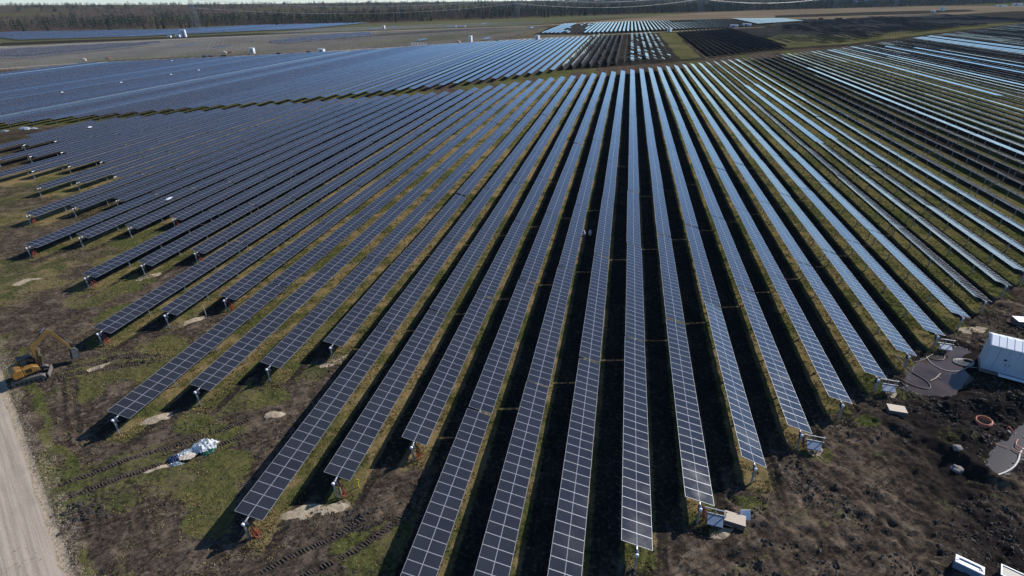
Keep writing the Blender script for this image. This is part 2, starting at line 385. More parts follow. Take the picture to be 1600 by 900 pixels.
WHEELS = [[(25.6, 47.7), (29.0, 45.1), (32.7, 41.8), (39.7, 42.0)], [(27.2, 48.9), (30.8, 46.8), (34.0, 43.4), (40.7, 43.8)],
          [(20.8, 44.1), (24.2, 41.4), (27.0, 36.9), (27.2, 32.7)], [(25.2, 32.3), (29.7, 37.4), (34.7, 40.4), (39.2, 41.2)],
          [(26.7, 32.6), (31.6, 37.1), (36.2, 39.3), (38.5, 39.8)], [(11.5, 30.9), (17.3, 34.4), (23.1, 36.1), (30, 36.8)], [(12.6, 29.6), (18.0, 32.8), (23.6, 34.4), (30, 35.0)],
          [(-47.0, 25.1), (-43.4, 22.3), (-39.9, 20.0)], [(-45.9, 25.3), (-42.7, 22.5), (-39.1, 20.1)],
          [(-67.5, 41.3), (-62.3, 36.8), (-57.0, 32.5)], [(-66.0, 41.6), (-61.0, 37.0), (-55.8, 32.7)]]
ROADC = [(-130.0, 73.5), (-74.2, 38.8), (-42.9, 19.4), (-4.0, -4.7)]   # right edge of sandy road
GREEN = [(-118, 100, 9), (-132, 112, 9), (-150, 118, 10), (-72.8, 57.1, 5), (-60.0, 50.5, 4.5), (-66, 62, 5), (-58.7, 47.8, 3.5), (-36.5, 29.3, 3.8), (-34.5, 26.4, 3), (-39.4, 43.3, 3.2), (-19.5, 26.2, 2.6), (-40.5, 36.5, 4), (-37.5, 33, 3.5),
         (-55.5, 28.5, 2.2), (-48, 19.0, 3), (-57.5, 44.5, 3), (-84, 66, 8), (-96, 84, 10), (-110, 100, 10), (-90, 74, 6), (14.6, 37.5, 1.7), (22.6, 45.9, 2.2), (35.0, 57.4, 1.5), (29.6, 51.4, 1.6), (5.6, 26.4, 1.7), (-70, 50, 3), (-45, 37.5, 3.0), (-62, 40, 2.5), (40.6, 63.6, 1.3), (-28, 30, 1.6), (-31, 41.5, 2)]
SANDS = [(-26.2, 29.0, 2.1, 0.9, 0.5), (-23.6, 29.9, 1.4, 0.7, 0.6), (-49.9, 37.3, 1.7, 0.8, 0.8), (-36.7, 40.4, 1.1, 0.6, 0.2), (-35.1, 51.0, 2.0, 0.8, 0.9), (-61.2, 56.8, 2.0, 0.9, 0.9), (-79.3, 68.7, 2.4, 0.8, 0.9), (-65.3, 44.6, 1.6, 0.45, 0.8), (-100.0, 63.0, 2.2, 0.8, 0.9), (34.2, 57.2, 1.2, 0.6, 0.9), (22.6, 45.7, 1.0, 0.7, 0.7), (11.8, 33.8, 1.1, 0.7, 0.4), (51.0, 74.0, 2.2, 1.0, 0.2), (-41.2, 34.6, 1.8, 0.3, 0.7), (-44.0, 31.0, 1.5, 0.35, 0.7)]
MOUNDS = [(43.5, 56.0, 3.4, 1.5, 0.95, 0.2), (39.0, 55.4, 3.0, 1.3, 0.5, -0.1), (46.5, 57.6, 3.0, 1.6, 0.8, 0.4), (35.2, 48.5, 5.5, 0.9, 0.55, -0.85), (37.4, 47.0, 4.5, 0.8, 0.6, -0.85), (39.8, 50.6, 2.6, 1.6, 0.6, 0.3), (49, 58, 3, 2, 0.8, 0.5), (26.8, 47.0, 1.6, 0.8, 0.3, 0.7), (-47.2, 25.6, 1.1, 0.6, 0.5, 0.4), (-46.0, 24.8, 0.9, 0.5, 0.4, 1.0), (-27.6, 27.0, 1.6, 0.7, 0.35, 0.8), (-20.6, 29.8, 1.6, 0.8, 0.4, 0.3), (-42.5, 46.5, 4.5, 0.9, 0.4, 0.8), (-63, 47.6, 2.5, 0.9, 0.4, 0.6), (41.4, 67.0, 1.6, 1.0, 0.5, 0.8), (53, 67.5, 4.0, 1.2, 0.4, 0.6)]

def margin_mask(x, y):
    """1 in the bare strip in front of the array, 0 among the rows"""
    wob = (fbm(x, y, 0.25, 3, 5) - 0.5) * 5
    return sstep(1.0, -2.5, y - front_y(x) + wob)
def height(x, y):
    x = np.asarray(x, float); y = np.asarray(y, float)
    near = sstep(-95, -80, x) * sstep(70, 58, x) * sstep(6, 12, y) * sstep(150, 110, y)
    mm = margin_mask(x, y)
    rightish = sstep(0, 14, x)
    amp = 0.10 + mm * (0.16 + 0.24 * rightish)
    z = (fbm(x, y, 0.55, 5, 3) - 0.5) * amp * 1.5 + np.abs(fbm(x, y, 1.3, 3, 9) - 0.5) * amp * 0.9 * (0.4 + mm)
    c, s = math.cos(-0.7), math.sin(-0.7)
    z = z + rightish * mm * (vn(x * c + y * s, (y * c - x * s) * 3.0, 0.35, 21) - 0.5) * 0.35
    rg = np.maximum(sstep(0.47, 0.62, fbm(x, y, 0.09, 3, 37)), sstep(30, 38, x) * 0.9)
    z = z + rightish * mm * (0.25 + 0.75 * rg) * (np.abs(fbm(x, y, 1.1, 4, 33) - 0.5) * 0.62 + (fbm(x, y, 2.1, 2, 35) - 0.5) * 0.22)
    for (sx, sy_, rx, ry, an) in SANDS:
        c, s = math.cos(an), math.sin(an); dx = x - sx; dy = y - sy_
        q = ((dx * c + dy * s) / rx) ** 2 + ((dy * c - dx * s) / ry) ** 2
        z = z + 0.22 * np.exp(-q * 1.6) * (0.4 + 1.2 * fbm(x, y, 1.6, 2, 39))
    for (mx, my, rx, ry, hh, an) in MOUNDS:
        c, s = math.cos(an), math.sin(an); dx = x - mx; dy = y - my
        q = ((dx * c + dy * s) / rx) ** 2 + ((dy * c - dx * s) / ry) ** 2
        z = z + hh * np.exp(-q) * (0.7 + 0.6 * fbm(x, y, 0.9, 3, 31))
    for r in RUTS:
        d = seg_d(x, y, r); z = z - 0.10 * sstep(0.55, 0.25, d) + 0.05 * np.exp(-((d - 0.7) / 0.2) ** 2)
    for r in WHEELS:
        d = seg_d(x, y, r) + (vn(x, y, 0.6, 91) - 0.5) * 0.35; z = z - 0.09 * sstep(0.42, 0.1, d) + 0.05 * np.exp(-((d - 0.6) / 0.18) ** 2)
    d = np.hypot((x + 46.6) / 1.0, (y - 25.6) / 0.7); z = z - 0.5 * np.exp(-d * d)
    rd = seg_d(x, y, ROADC)
    for pl, lv in ((POND, -0.30), (POND2, -0.30)):
        sd = poly_sd(x, y, pl) + (fbm(x, y, 0.9, 3, 77) - 0.5) * 0.8
        k = sstep(0.9, -0.5, sd); z = z * (1 - k) + lv * k
    # kiosk pad, road bed
    k = sstep(7, 3.5, np.hypot(x - 50.2, y - 63.9)); z = z * (1 - k) + 0.0 * k
    flat = inside(x, y, ROADPOLY) | (rd < 0.6)
    z = np.where(flat, np.minimum(z, -0.06), z)
    z = z * near
    D = np.hypot(x, y); az = np.arctan2(x, y)
    hill = np.interp(az, [-3.2, -1.3, -0.9, -0.63, -0.3, 0.0, 0.6, 3.2], [30, 62, 57, 37, 20, 13, 10, 10])
    return z + sstep(2300, 6300, D) * hill
ROADPOLY = [(-130.0, 73.5), (-74.2, 38.8), (-42.9, 19.4), (-4.0, -4.7), (-8.2, -11.5), (-47.1, 12.6), (-78.4, 32.0), (-134.2, 66.7)]
def h1(x, y): return float(height(np.array([x]), np.array([y]))[0])

def axis(lo, hi, st, neg, pos, g):
    a = list(np.arange(lo, hi + st / 2, st)); d = st
    while a[-1] < pos: d *= g; a.append(a[-1] + d)
    d = st
    while a[0] > neg: d *= g; a.insert(0, a[0] - d)
    return np.array(a)
gx = axis(-88, 60, 0.22, -9000, 9000, 1.12); gy = axis(12, 108, 0.22, -500, 9000, 1.12)
GXm, GYm = np.meshgrid(gx, gy); gxf, gyf = GXm.ravel(), GYm.ravel()
gz = height(gxf, gyf)
nx, ny = len(gx), len(gy)
ii = (np.arange(ny - 1)[:, None] * nx + np.arange(nx - 1)[None, :]).ravel()
gF = np.stack([ii, ii + 1, ii + 1 + nx, ii + nx], 1)
# cover attribute
mm = margin_mask(gxf, gyf)
inarr = (1 - mm) * sstep(6, -3, gyf - far_y(gxf) - 6)
grass = 0.80 * inarr + 0.10 * (1 - inarr)
lmarg = mm * sstep(2, -12, gxf)
grass = np.maximum(grass, lmarg * (0.05 + 0.50 * sstep(0.56, 0.72, fbm(gxf, gyf, 0.11, 3, 41))))
grass = np.maximum(grass, mm * sstep(-4, 8, gxf) * 0.42 * sstep(0.56, 0.7, fbm(gxf, gyf, 0.3, 3, 47)))
for (x_, y_, r_) in GREEN:
    q = np.hypot(gxf - x_, (gyf - y_) * 1.3) / r_
    grass = np.maximum(grass, 0.78 * sstep(1.25, 0.5, q + (fbm(gxf, gyf, 0.5, 3, 43) - 0.5) * 0.7))
grass = np.where(gyf > 150, np.where(grass > 0.5, grass, 0.62 * sstep(0.40, 0.6, fbm(gxf, gyf, 0.02, 3, 3))), grass)
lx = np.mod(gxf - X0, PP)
lane_shade = sstep(1.5, 2.1, lx) * sstep(4.75, 4.2, lx) * inarr  # band where each row's shadow falls, painted darker to deepen that shade
grass = grass * (1 - 0.55 * lane_shade)
grass = np.where(gyf > 60, grass * (1 - 0.52 * sstep(110, 220, gxf) * inarr), grass)
# the service road between the two blocks: peat with an olive verge on its far side
dr = gyf - far_y(gxf)
strip = sstep(1, 6, dr) * sstep(34, 22, dr) * (gxf > -320)
grass = grass * (1 - strip * 0.9) + 0.72 * sstep(12, 20, dr) * sstep(40, 30, dr) * (gxf < -20)
sandm = np.zeros_like(grass)
for (x_, y_, rx, ry, an) in SANDS:
    c, s = math.cos(an), math.sin(an); dx = gxf - x_; dy = gyf - y_
    q = np.sqrt(((dx * c + dy * s) / rx) ** 2 + ((dy * c - dx * s) / ry) ** 2)
    sandm = np.maximum(sandm, sstep(1.15, 0.7, q + (fbm(gxf, gyf, 1.1, 3, 51) - 0.5) * 0.9))
rdd = seg_d(gxf, gyf, ROADC)
sandm = np.maximum(sandm, 0.42 * sstep(3.2, 1.2, rdd + (fbm(gxf, gyf, 0.5, 3, 57) - 0.5) * 3.0))
sandm = np.maximum(sandm, 0.95 * sstep(1.0, 0.3, rdd))
grass = np.maximum(grass, 0.75 * sstep(1.6, 0, np.abs(rdd - 2.6 + (fbm(gxf, gyf, 0.3, 3, 59) - 0.5) * 3)) * (gxf > -80))
wet_shade = mm * sstep(26, 36, gxf) * sstep(0.3, 0.55, fbm(gxf, gyf, 0.12, 3, 61))
near_z = (gyf < 75) & (gxf > -85) & (gxf < 60)
for r_ in WHEELS + RUTS:
    dd_ = np.full(gxf.shape, 9.0); dd_[near_z] = seg_d(gxf[near_z], gyf[near_z], r_)
    wet_shade = np.maximum(wet_shade, 0.32 * sstep(0.55, 0.15, dd_)); grass = grass * (1 - 0.45 * sstep(0.6, 0.3, dd_))
wet_shade = np.maximum(wet_shade, 0.95 * sstep(1.5, 0.6, np.hypot(gxf + 46.7, (gyf - 25.3) * 1.3) + (fbm(gxf, gyf, 1.2, 3, 97) - 0.5) * 1.6))
wet_shade = np.maximum(wet_shade, 0.85 * lane_shade); wet_shade = np.maximum(wet_shade, 1.0 * sstep(100, 190, gxf) * inarr)  # lanes darkened as row shade; array ground also darkened towards the far right
wet_shade = np.maximum(wet_shade, sstep(2.0, 0.3, poly_sd(gxf, gyf, POND)))
far_left = sstep(-78, -100, gxf) * mm * (gyf < 200)
grass = np.maximum(grass, far_left * (0.12 + 0.62 * fbm(gxf, gyf, 0.12, 3, 83)))
strawm = np.clip(0.5 * far_left + 0.22 + 0.78 * inarr - 0.62 * sstep(5, 60, gxf), 0, 1)
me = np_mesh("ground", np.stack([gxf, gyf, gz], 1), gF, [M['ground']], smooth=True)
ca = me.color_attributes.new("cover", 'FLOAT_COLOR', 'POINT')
ca.data.foreach_set("color", np.stack([grass, sandm, wet_shade, strawm], 1).astype(np.float32).ravel())
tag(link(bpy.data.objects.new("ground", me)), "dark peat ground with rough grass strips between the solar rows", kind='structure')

def sheet(name, poly, z, mat, label, wob=0.0, step=None, f=0.05):
    """flat sheet over a polygon, its outline subdivided and roughened"""
    pts = []
    n = len(poly)
    for i in range(n):
        a, b = poly[i], poly[(i + 1) % n]; L = math.hypot(b[0] - a[0], b[1] - a[1]); k = max(1, int(L / (step or 40)))
        for j in range(k):
            q = j / k; px, py = a[0] + (b[0] - a[0]) * q, a[1] + (b[1] - a[1]) * q
            if wob:
                px += (float(fbm(np.array([px]), np.array([py]), f, 3, 71)[0]) - 0.5) * 2 * wob
                py += (float(fbm(np.array([px]), np.array([py]), f, 3, 72)[0]) - 0.5) * 2 * wob
            pts.append((px, py, z))
    me = bpy.data.meshes.new(name); me.from_pydata(pts, [], [tuple(range(len(pts)))]); me.materials.append(mat); me.update()
    from mathutils.geometry import tessellate_polygon
    tr = tessellate_polygon([[Vector(p) for p in pts]])
    me.clear_geometry(); me.from_pydata(pts, [], [tuple(t_) for t_ in tr]); me.update()
    import bmesh
    bm = bmesh.new(); bm.from_mesh(me); bmesh.ops.recalc_face_normals(bm, faces=bm.faces)
    if bm.faces[:] and bm.faces[0].normal.z < 0: bmesh.ops.reverse_faces(bm, faces=bm.faces)
    bm.to_mesh(me); bm.free()
    return tag(link(bpy.data.objects.new(name, me)), label, kind='structure')

sheet("road", ROADPOLY, 0.02, M['sandroad'], "pale sandy haul road beside the excavator", 0.35, 1.5, 0.4)
# the far ground, from the array outwards
sheet("site_ground", [(-860, 640), (-470, 330), (-425, 395), (-318, 464), (-231, 540), (-185, 600), (-128, 655), (-50, 722), (-55, 770), (-150, 1010), (-330, 950), (-600, 770), (-750, 600)], 0.10, M['workfield'], "brownish building site with bare rows of trackers", 6, 20)
GS2 = [(-281, 574), (-215, 681), (-168, 843), (-144, 932), (-243, 771), (-308, 629)]
GS3 = [(-447, 664), (-380, 779), (-286, 908), (-193, 969), (-268, 851), (-352, 722), (-418, 620)]
GS1 = [(-490, 372), (-435, 415), (-352, 490), (-318, 548), (-372, 522), (-470, 450), (-520, 400)]
DP1 = [(-654, 495), (-619, 554), (-560, 611), (-543, 529), (-545, 444), (-600, 440), (-640, 470)]
DP2 = [(-833, 636), (-706, 715), (-579, 831), (-473, 926), (-550, 789), (-667, 675), (-763, 581)]
DP3 = [(-417, 738), (-387, 794), (-349, 777), (-370, 685), (-397, 600), (-416, 631)]
sheet("dark_plot", DP1, 0.18, M['darkfield'], "dark sheet painted as row shade on the left of the building site", 6, 15)  # dark sheet stands in for shade among the tracker rows
sheet("dark_plot", DP2, 0.19, M['darkfield'], "dark peat band under the blue strip by the forest", 5, 15)
sheet("dark_plot", DP3, 0.18, M['darkfield'], "small dark sheet painted as row shade in the middle of the building site", 5, 12)  # dark patch laid for the shade between rows, over the site ground
sheet("far_field", [(-1180, 880), (-860, 640), (-750, 560), (-560, 760), (-330, 960), (-150, 1080), (-118, 1300), (60, 1500), (160, 1790), (-60, 1660), (-288, 1440), (-532, 1222), (-767, 1104), (-954, 971)], 0.14, M['greenfield'], "grey green field in front of the forest", 8, 30)
sheet("centre_field", [(-40, 378), (58, 452), (60, 812), (-52, 735)], 0.08, M['darkfield'], "dark peat under the half built rows", 3, 15)
sheet("grass_strip", [(40, 455), (56, 466), (60, 800), (38, 792)], 0.16, M['mossfield'], "olive grass strip beside the dark solar block", 2, 12)
sheet("dark_field", [(60, 462), (139, 540), (225, 600), (330, 720), (590, 1010), (880, 1340), (900, 1700), (500, 1450), (300, 1180), (190, 925), (62, 815)], 0.12, M['darkfield'], "dark peat field with scattered rows", 5, 25)
sheet("moss_field", [(140, 560), (205, 606), (262, 668), (330, 745), (300, 790), (230, 740), (180, 760), (150, 690)], 0.22, M['mossfield'], "olive grass patch beyond the service road", 4, 10)
sheet("moss_strip", [(262, 668), (330, 745), (600, 1040), (560, 1035), (420, 900), (330, 810), (290, 770)], 0.23, M['mossfield'], "narrow olive verge along the service road", 4, 14)
sheet("far_block_ground", [(-125, 768), (-50, 772), (125, 890), (200, 940), (305, 1265), (170, 1295), (-130, 1095)], 0.11, M['darkfield'], "dark ground under the bright far rows", 4, 20)
sheet("brown_field", [(-130, 1105), (170, 1300), (305, 1270), (440, 1220), (640, 1400), (930, 1660), (1290, 1980), (1700, 2600), (1535, 2744), (900, 2292), (430, 2029), (190, 1820), (60, 1520)], 0.17, M['brownfield'], "dry brown meadow before the distant forest", 8, 40)
sheet("dark_plot", [(300, 1330), (640, 1500), (860, 1700), (900, 1850), (640, 1720), (330, 1480)], 0.24, M['darkfield'], "dark ploughed strip inside the brown meadow", 6, 25)
def strip_poly(pts, w):
    L, R = [], []
    for i, (x, y) in enumerate(pts):
        a = pts[max(i - 1, 0)]; b = pts[min(i + 1, len(pts) - 1)]
        dx, dy = b[0] - a[0], b[1] - a[1]; q = math.hypot(dx, dy); nx_, ny_ = -dy / q * w / 2, dx / q * w / 2
        L.append((x + nx_, y + ny_)); R.append((x - nx_, y - ny_))
    return L + R[::-1]
sheet("track", strip_poly([(-960, 640), (-727, 558), (-560, 745), (-409, 862), (-199, 1006), (-140, 1060), (60, 1330)], 17), 0.26, M['fieldtrack'], "long sandy track across the building site", 3, 12)
sheet("track", strip_poly([(-500, 300), (-462, 385), (-330, 472), (-240, 560), (-175, 632), (-120, 690), (-52, 742)], 10), 0.25, M['fieldtrack'], "sandy track along the far edge of the blue block", 3, 10)
sheet("track", strip_poly([(-52, 750), (60, 832), (134, 905), (200, 945)], 9), 0.27, M['fieldtrack'], "pale track before the bright far rows", 2, 10)
sheet("far_meadow", [(-3200, 2300), (-2400, 1750), (-2150, 1900), (-2700, 2600)], 0.3, M['brownfield'], "pale clearing inside the forest", 20, 60)

# ------------------------------------------------------------------ solar tables
_R = np.array([_ex, _ey, _d])
def pix(p):
    q = _R @ (np.asarray(p, float) - np.array([0, 0, CAMZ]))
    return (800 + FPX * q[0] / q[2], 450 + FPX * q[1] / q[2], q[2])

def module_mesh():
    b = MB(); w = HC; l = MP / 2 - 0.010; fw = 0.021; t_ = 0.035; g = 0.006
    o = [(-w, -l), (w, -l), (w, l), (-w, l)]; i_ = [(-w + fw, -l + fw), (w - fw, -l + fw), (w - fw, l - fw), (-w + fw, l - fw)]
    vs = [(x, y, 0) for x, y in o] + [(x, y, 0) for x, y in i_] + [(x, y, -g) for x, y in i_] + [(x, y, -t_) for x, y in o]
    fs = []; mi = []
    for k in range(4):
        n = (k + 1) % 4
        fs += [(k, n, n + 4, k + 4), (k + 4, n + 4, n + 8, k + 8), (k + 12, n + 12, n, k)]; mi += [0, 0, 0]
    fs += [(8, 9, 10, 11), (15, 14, 13, 12)]; mi += [1, 2]
    return vs, fs, mi
def with_uv(me, cell_idx=1):
    l = me.uv_layers.new(name="UVMap")
    for p in me.polygons:
        if p.material_index == cell_idx:
            ys = [me.vertices[me.loops[i].vertex_index].co.y for i in p.loop_indices]; xs = [me.vertices[me.loops[i].vertex_index].co.x for i in p.loop_indices]
            for i in p.loop_indices:
                co = me.vertices[me.loops[i].vertex_index].co
                l.data[i].uv = ((co.x - min(xs)) / (max(xs) - min(xs)), (co.y - min(ys)) / (max(ys) - min(ys)))
mats3 = [M['frame'], M['cells'], M['back']]
vs, fs, mi = module_mesh()
bb = MB(); bb.v = vs; bb.f = fs; bb.mi = mi
ME_MODULE = bb.mesh("solar_module", mats3); with_uv(ME_MODULE)
bb = MB()
for i in range(NM):
    yy = (i - (NM - 1) / 2) * MP
    o_ = len(bb.v); bb.v += [(x, y + yy, z) for x, y, z in vs]; bb.f += [tuple(q + o_ for q in f) for f in fs]; bb.mi += mi
ME_MODULES = bb.mesh("solar_modules", mats3); with_uv(ME_MODULES)
bb = MB(); bb.bar((0, -TL / 2 - 0.05, -0.115), (0, TL / 2 - 0.15, -0.115), 0.07, 8); ME_TUBE = bb.mesh("torque_tube", [M['steel']])
bb = MB(); bb.bar((0, -TL / 2 - 0.72, -0.115), (0, TL / 2 - 0.15, -0.115), 0.07, 8); ME_TUBE_END = bb.mesh("torque_tube", [M['steel']])
bb = MB()
bb.box((0, -0.08, HA / 2 - 0.14), (0.14, 0.012, HA - 0.1)); bb.box((0, 0.08, HA / 2 - 0.14), (0.14, 0.012, HA - 0.1)); bb.box((0, 0, HA / 2 - 0.14), (0.012, 0.148, HA - 0.1))
bb.box((0, 0, HA - 0.17), (0.22, 0.10, 0.05)); ME_POST = bb.mesh("post", [M['post']])
bb = MB()
for k in range(10): pass
bb.bar((0, -0.07, 0), (0, 0.07, 0), 0.15, 10); ME_BEARING = bb.mesh("bearing", [M['white']])
bb = MB(); bb.box((0.0, 0, -0.30), (0.24, 0.26, 0.46)); bb.box((0.17, 0, -0.34), (0.14, 0.16, 0.18)); bb.bar((0, 0.14, -0.05), (0, -0.14, -0.05), 0.17, 10); ME_MOTOR = bb.mesh("drive_motor", [M['motor']])

ORD = ["", "first", "second", "third", "fourth", "fifth", "sixth", "seventh", "eighth", "ninth", "tenth", "eleventh", "twelfth", "thirteenth", "fourteenth", "fifteenth", "sixteenth", "seventeenth", "eighteenth", "nineteenth", "twentieth", "twenty first", "twenty second", "twenty third", "twenty fourth", "twenty fifth", "twenty sixth", "twenty seventh", "twenty eighth", "twenty ninth", "thirtieth"]
def row_desc(k):
    if k == 1: return "row that ends at the white crate"
    if k == -5: return "row that ends at the yellow stake"
    if k == -6: return "row just left of the yellow stake row"
    if k == -4: return "row just right of the yellow stake row"
    if k == -13: return "row that ends by the excavator bucket"
    if k > 1: return f"{ORD[k - 1]} row right of the white crate row"
    if k >= -3: return f"{ORD[1 - k]} row left of the white crate row"
    if k > -13: return f"{ORD[k + 13]} row right of the excavator bucket row"
    return f"{ORD[-13 - k]} row left of the excavator bucket row"
SPECIAL = {(18, 1): -0.12, (18, 0): -0.12, (18, 2): -0.12, (18, 3): -0.12, (18, 4): -0.12, (18, 5): -0.12, (18, 6): -0.12, (19, 0): -0.07, (19, 1): -0.07, (19, 2): -0.07, (19, 3): -0.07, (19, 4): -0.07, (19, 5): -0.07, (19, 6): -0.07, (19, 7): -0.07, (19, 8): -0.07, (19, 9): -0.07, (10, 6): -0.1, (11, 6): -0.1, (10, 5): -0.1, (11, 5): -0.1, (11, 4): -0.1, (11, 3): -0.1, (10, 4): -0.1, (10, 3): -0.1, (2, 0): 0.16, (-4, 0): 0.04, (-4, 1): 0.03, (3, 0): 0.05, (-11, 0): -0.05, (-16, 0): -0.09, (-20, 0): -0.05}
def tilt_of(k, j):
    r = random.Random(k * 1000 + j * 7 + 5)
    rr = random.Random(k * 31 + 900)
    t_ = TILT + rr.gauss(0, 0.012) + r.gauss(0, 0.008)
    if k >= 19:
        gz_ = math.atan2(39.85, X0 + PP * k) * random.Random(k * 13 + j // 8).uniform(0.36, 0.72); t_ = min(t_, gz_ + r.gauss(0, 0.006))
    elif k > 8: t_ += rr.choice([0, 0, 0, 0, -0.05, 0.05, -0.03])
    return t_ + SPECIAL.get((k, j), 0)
MISSING = {(-24, 0), }
tables = []
for k in range(-37, 130):
    x = X0 + PP * k; f0 = front(k); fe = float(far_y(x)) - 1.0; j = 0
    s = f0
    while s < fe - 6:
        e = min(s + TL, fe)
        cx = (x, (s + e) / 2, HA)
        px = [pix((x + dx, yy, HA)) for dx in (-HC, HC) for yy in (s, e)]
        xs_ = [p[0] for p in px]; ys_ = [p[1] for p in px]
        vis = max(xs_) > -260 and min(xs_) < 1860 and min(ys_) < 1150 and min(p[2] for p in px) > 3
        onscreen = max(xs_) > 5 and min(xs_) < 1595 and min(ys_) < 890
        if vis:
            clipx = min(max(xs_), 1600) - max(min(xs_), 0); clipy = min(max(ys_), 900) - max(min(ys_), 0)
            tables.append(dict(k=k, j=j, x=x, s=s, e=e, px=px, on=onscreen and clipx > 6 and clipy > 4, depth=pix(cx)[2], full=e - s > TL - 0.5, size=1.0 / pix(cx)[2] ** 1.5 * max(clipy, 1) ** 0.5))
        s += TL; j += 1
cand = sorted([t_ for t_ in tables if t_['on'] and t_['full']], key=lambda t_: -t_['size'])[:300]
chosen = {(t_['k'], t_['j']) for t_ in cand}
END_X = []
n_mod = 0
for t_ in tables:
    k, j = t_['k'], t_['j']
    if (k, j) not in chosen: continue
    yc = (t_['s'] + t_['e']) / 2
    tone = "navy" if k < -6 else "dark blue" if k < 1 else "blue grey" if k < 9 else "pale blue"
    where = "nearest table" if j == 0 else f"{ORD[j + 1]} table back"
    lab = f"{tone} solar table, {where}, {row_desc(k)}"
    root = empty("solar_table", (t_['x'] + random.gauss(0, 0.03), yc, random.gauss(0, 0.045)), random.gauss(0, 0.0008), lab, "solar table", "solar tables standing in long parallel rows")
    tl = tilt_of(k, j)
    near_px = math.hypot(pix((t_['x'], t_['s'] + 4, HA))[0] - pix((t_['x'], t_['s'] + 4 + MP, HA))[0], pix((t_['x'], t_['s'] + 4, HA))[1] - pix((t_['x'], t_['s'] + 4 + MP, HA))[1])
    cnum = 0
    if near_px > 8.6 and t_['depth'] < 105:
        for i in range(NM):
            yy = (i - (NM - 1) / 2) * MP
            o = bpy.data.objects.new("solar_module", ME_MODULE); link(o, root); o.location = (0, yy, HA); o.rotation_euler = (random.gauss(0, 0.002), tl + random.gauss(0, 0.0035), 0); n_mod += 1
    else:
        o = bpy.data.objects.new("solar_modules", ME_MODULES); link(o, root); o.location = (0, 0, HA); o.rotation_euler = (0, tl, 0); o['kind'] = 'stuff'
    o = bpy.data.objects.new("torque_tube", ME_TUBE_END if j == 0 else ME_TUBE); link(o, root); o.location = (0, 0, HA)
    offs = [(-TL / 2 - 0.55) if j == 0 else (-TL / 2 + 1.3), -7.6, 0.0, 7.6, TL / 2 - 1.2]
    for q, yo in enumerate(offs):
        o = bpy.data.objects.new("post", ME_POST); link(o, root); o.location = (0, yo, 0)
    if j == 0 and t_['depth'] < 150:
        o = bpy.data.objects.new("bearing", ME_BEARING); link(o, root); o.location = (0, -TL / 2 - 0.66, HA - 0.115)
        o = bpy.data.objects.new("drive_motor", ME_MOTOR); link(o, root); o.location = (0, -TL / 2 - 0.34, HA - 0.10)

def strip_mesh(name, tabs, label, mat, posts=True, tube=True, cat="solar field", steel='darksteel'):
    """many tables as one mesh: (x, s, e, tilt, with_modules, z)"""
    V, F, MI, UV = [], [], [], []
    def quad(ids, mi_, uv): F.append(ids); MI.append(mi_); UV.extend(uv)
    def boxq(x0, x1, y0, y1, z0, z1, mi_, caps=True):
        o = len(V); V.extend([(x0, y0, z0), (x1, y0, z0), (x1, y1, z0), (x0, y1, z0), (x0, y0, z1), (x1, y0, z1), (x1, y1, z1), (x0, y1, z1)])
        for f in ((0, 1, 5, 4), (1, 2, 6, 5), (2, 3, 7, 6), (3, 0, 4, 7), (4, 5, 6, 7)): quad(tuple(a + o for a in f), mi_, [(0, 0)] * 4)
    for (x, s, e, tl, mods, z) in tabs:
        c, sn = math.cos(tl), math.sin(tl)
        if mods:
            n = max(1, round((e - s - 0.3) / MP)); o = len(V)
            for (u_, w_) in ((-HC, 0), (HC, 0), (HC, -0.035), (-HC, -0.035)):
                for yy in (s, e - 0.3): V.append((x + u_ * c + w_ * sn, yy, z + HA - u_ * sn + w_ * c))
            quad((o, o + 2, o + 3, o + 1), 0, [(0, 0), (1, 0), (1, n), (0, n)])
            quad((o + 4, o + 6, o + 7, o + 5), 1, [(0, 0)] * 4)
            quad((o, o + 1, o + 7, o + 6), 2, [(0, 0)] * 4); quad((o + 2, o + 4, o + 5, o + 3), 2, [(0, 0)] * 4)
            quad((o, o + 6, o + 4, o + 2), 2, [(0, 0)] * 4); quad((o + 1, o + 3, o + 5, o + 7), 2, [(0, 0)] * 4)
        if tube: boxq(x - 0.07, x + 0.07, s, e - 0.1, z + HA - 0.19, z + HA - 0.05, 3)
        if posts:
            q = s + 1.2
            while q < e: boxq(x - 0.07, x + 0.07, q - 0.08, q + 0.08, z - 0.2, z + HA - 0.1, 3); q += 7.4
    me = np_mesh(name, V, F, [mat, M['back'], M['frame'], M[steel]], MI, UV)
    return tag(link(bpy.data.objects.new(name, me)), label, cat, None, 'stuff')
rnd = random.Random(3)
rest = []
for t_ in tables:
    if (t_['k'], t_['j']) in chosen: continue
    k, j = t_['k'], t_['j']; tl = tilt_of(k, j); mods = True
    if k > 24:
        u = rnd.random()
        rr = random.Random(k * 77 + 1).random()
        graze = math.atan2(39.85, max(t_['x'], 60))
        tl = graze * random.Random(k * 13 + j // 8).uniform(0.36, 0.74)
        if k > 36:
            if rr < 0.22: mods = u < 0.3
            elif rr < 0.45: mods = u < 0.8
            if random.Random(k * 5 + 2).random() < 0.40: tl = graze + random.Random(k).uniform(0.03, 0.10)
        if k in (28, 33): tl = 0.02
        if k in (38, 41) and t_['s'] < 525: mods = True; tl = -0.03
        if k in (50, 51, 52, 54, 55) and t_['s'] < far_y(t_['x']) - 10: mods = True; tl = -0.02
    rest.append((t_['x'], t_['s'], t_['e'], tl, mods, 0.0))
strip_mesh("solar_field", rest, "far tables of the main solar block running to the service road", M['panel'])

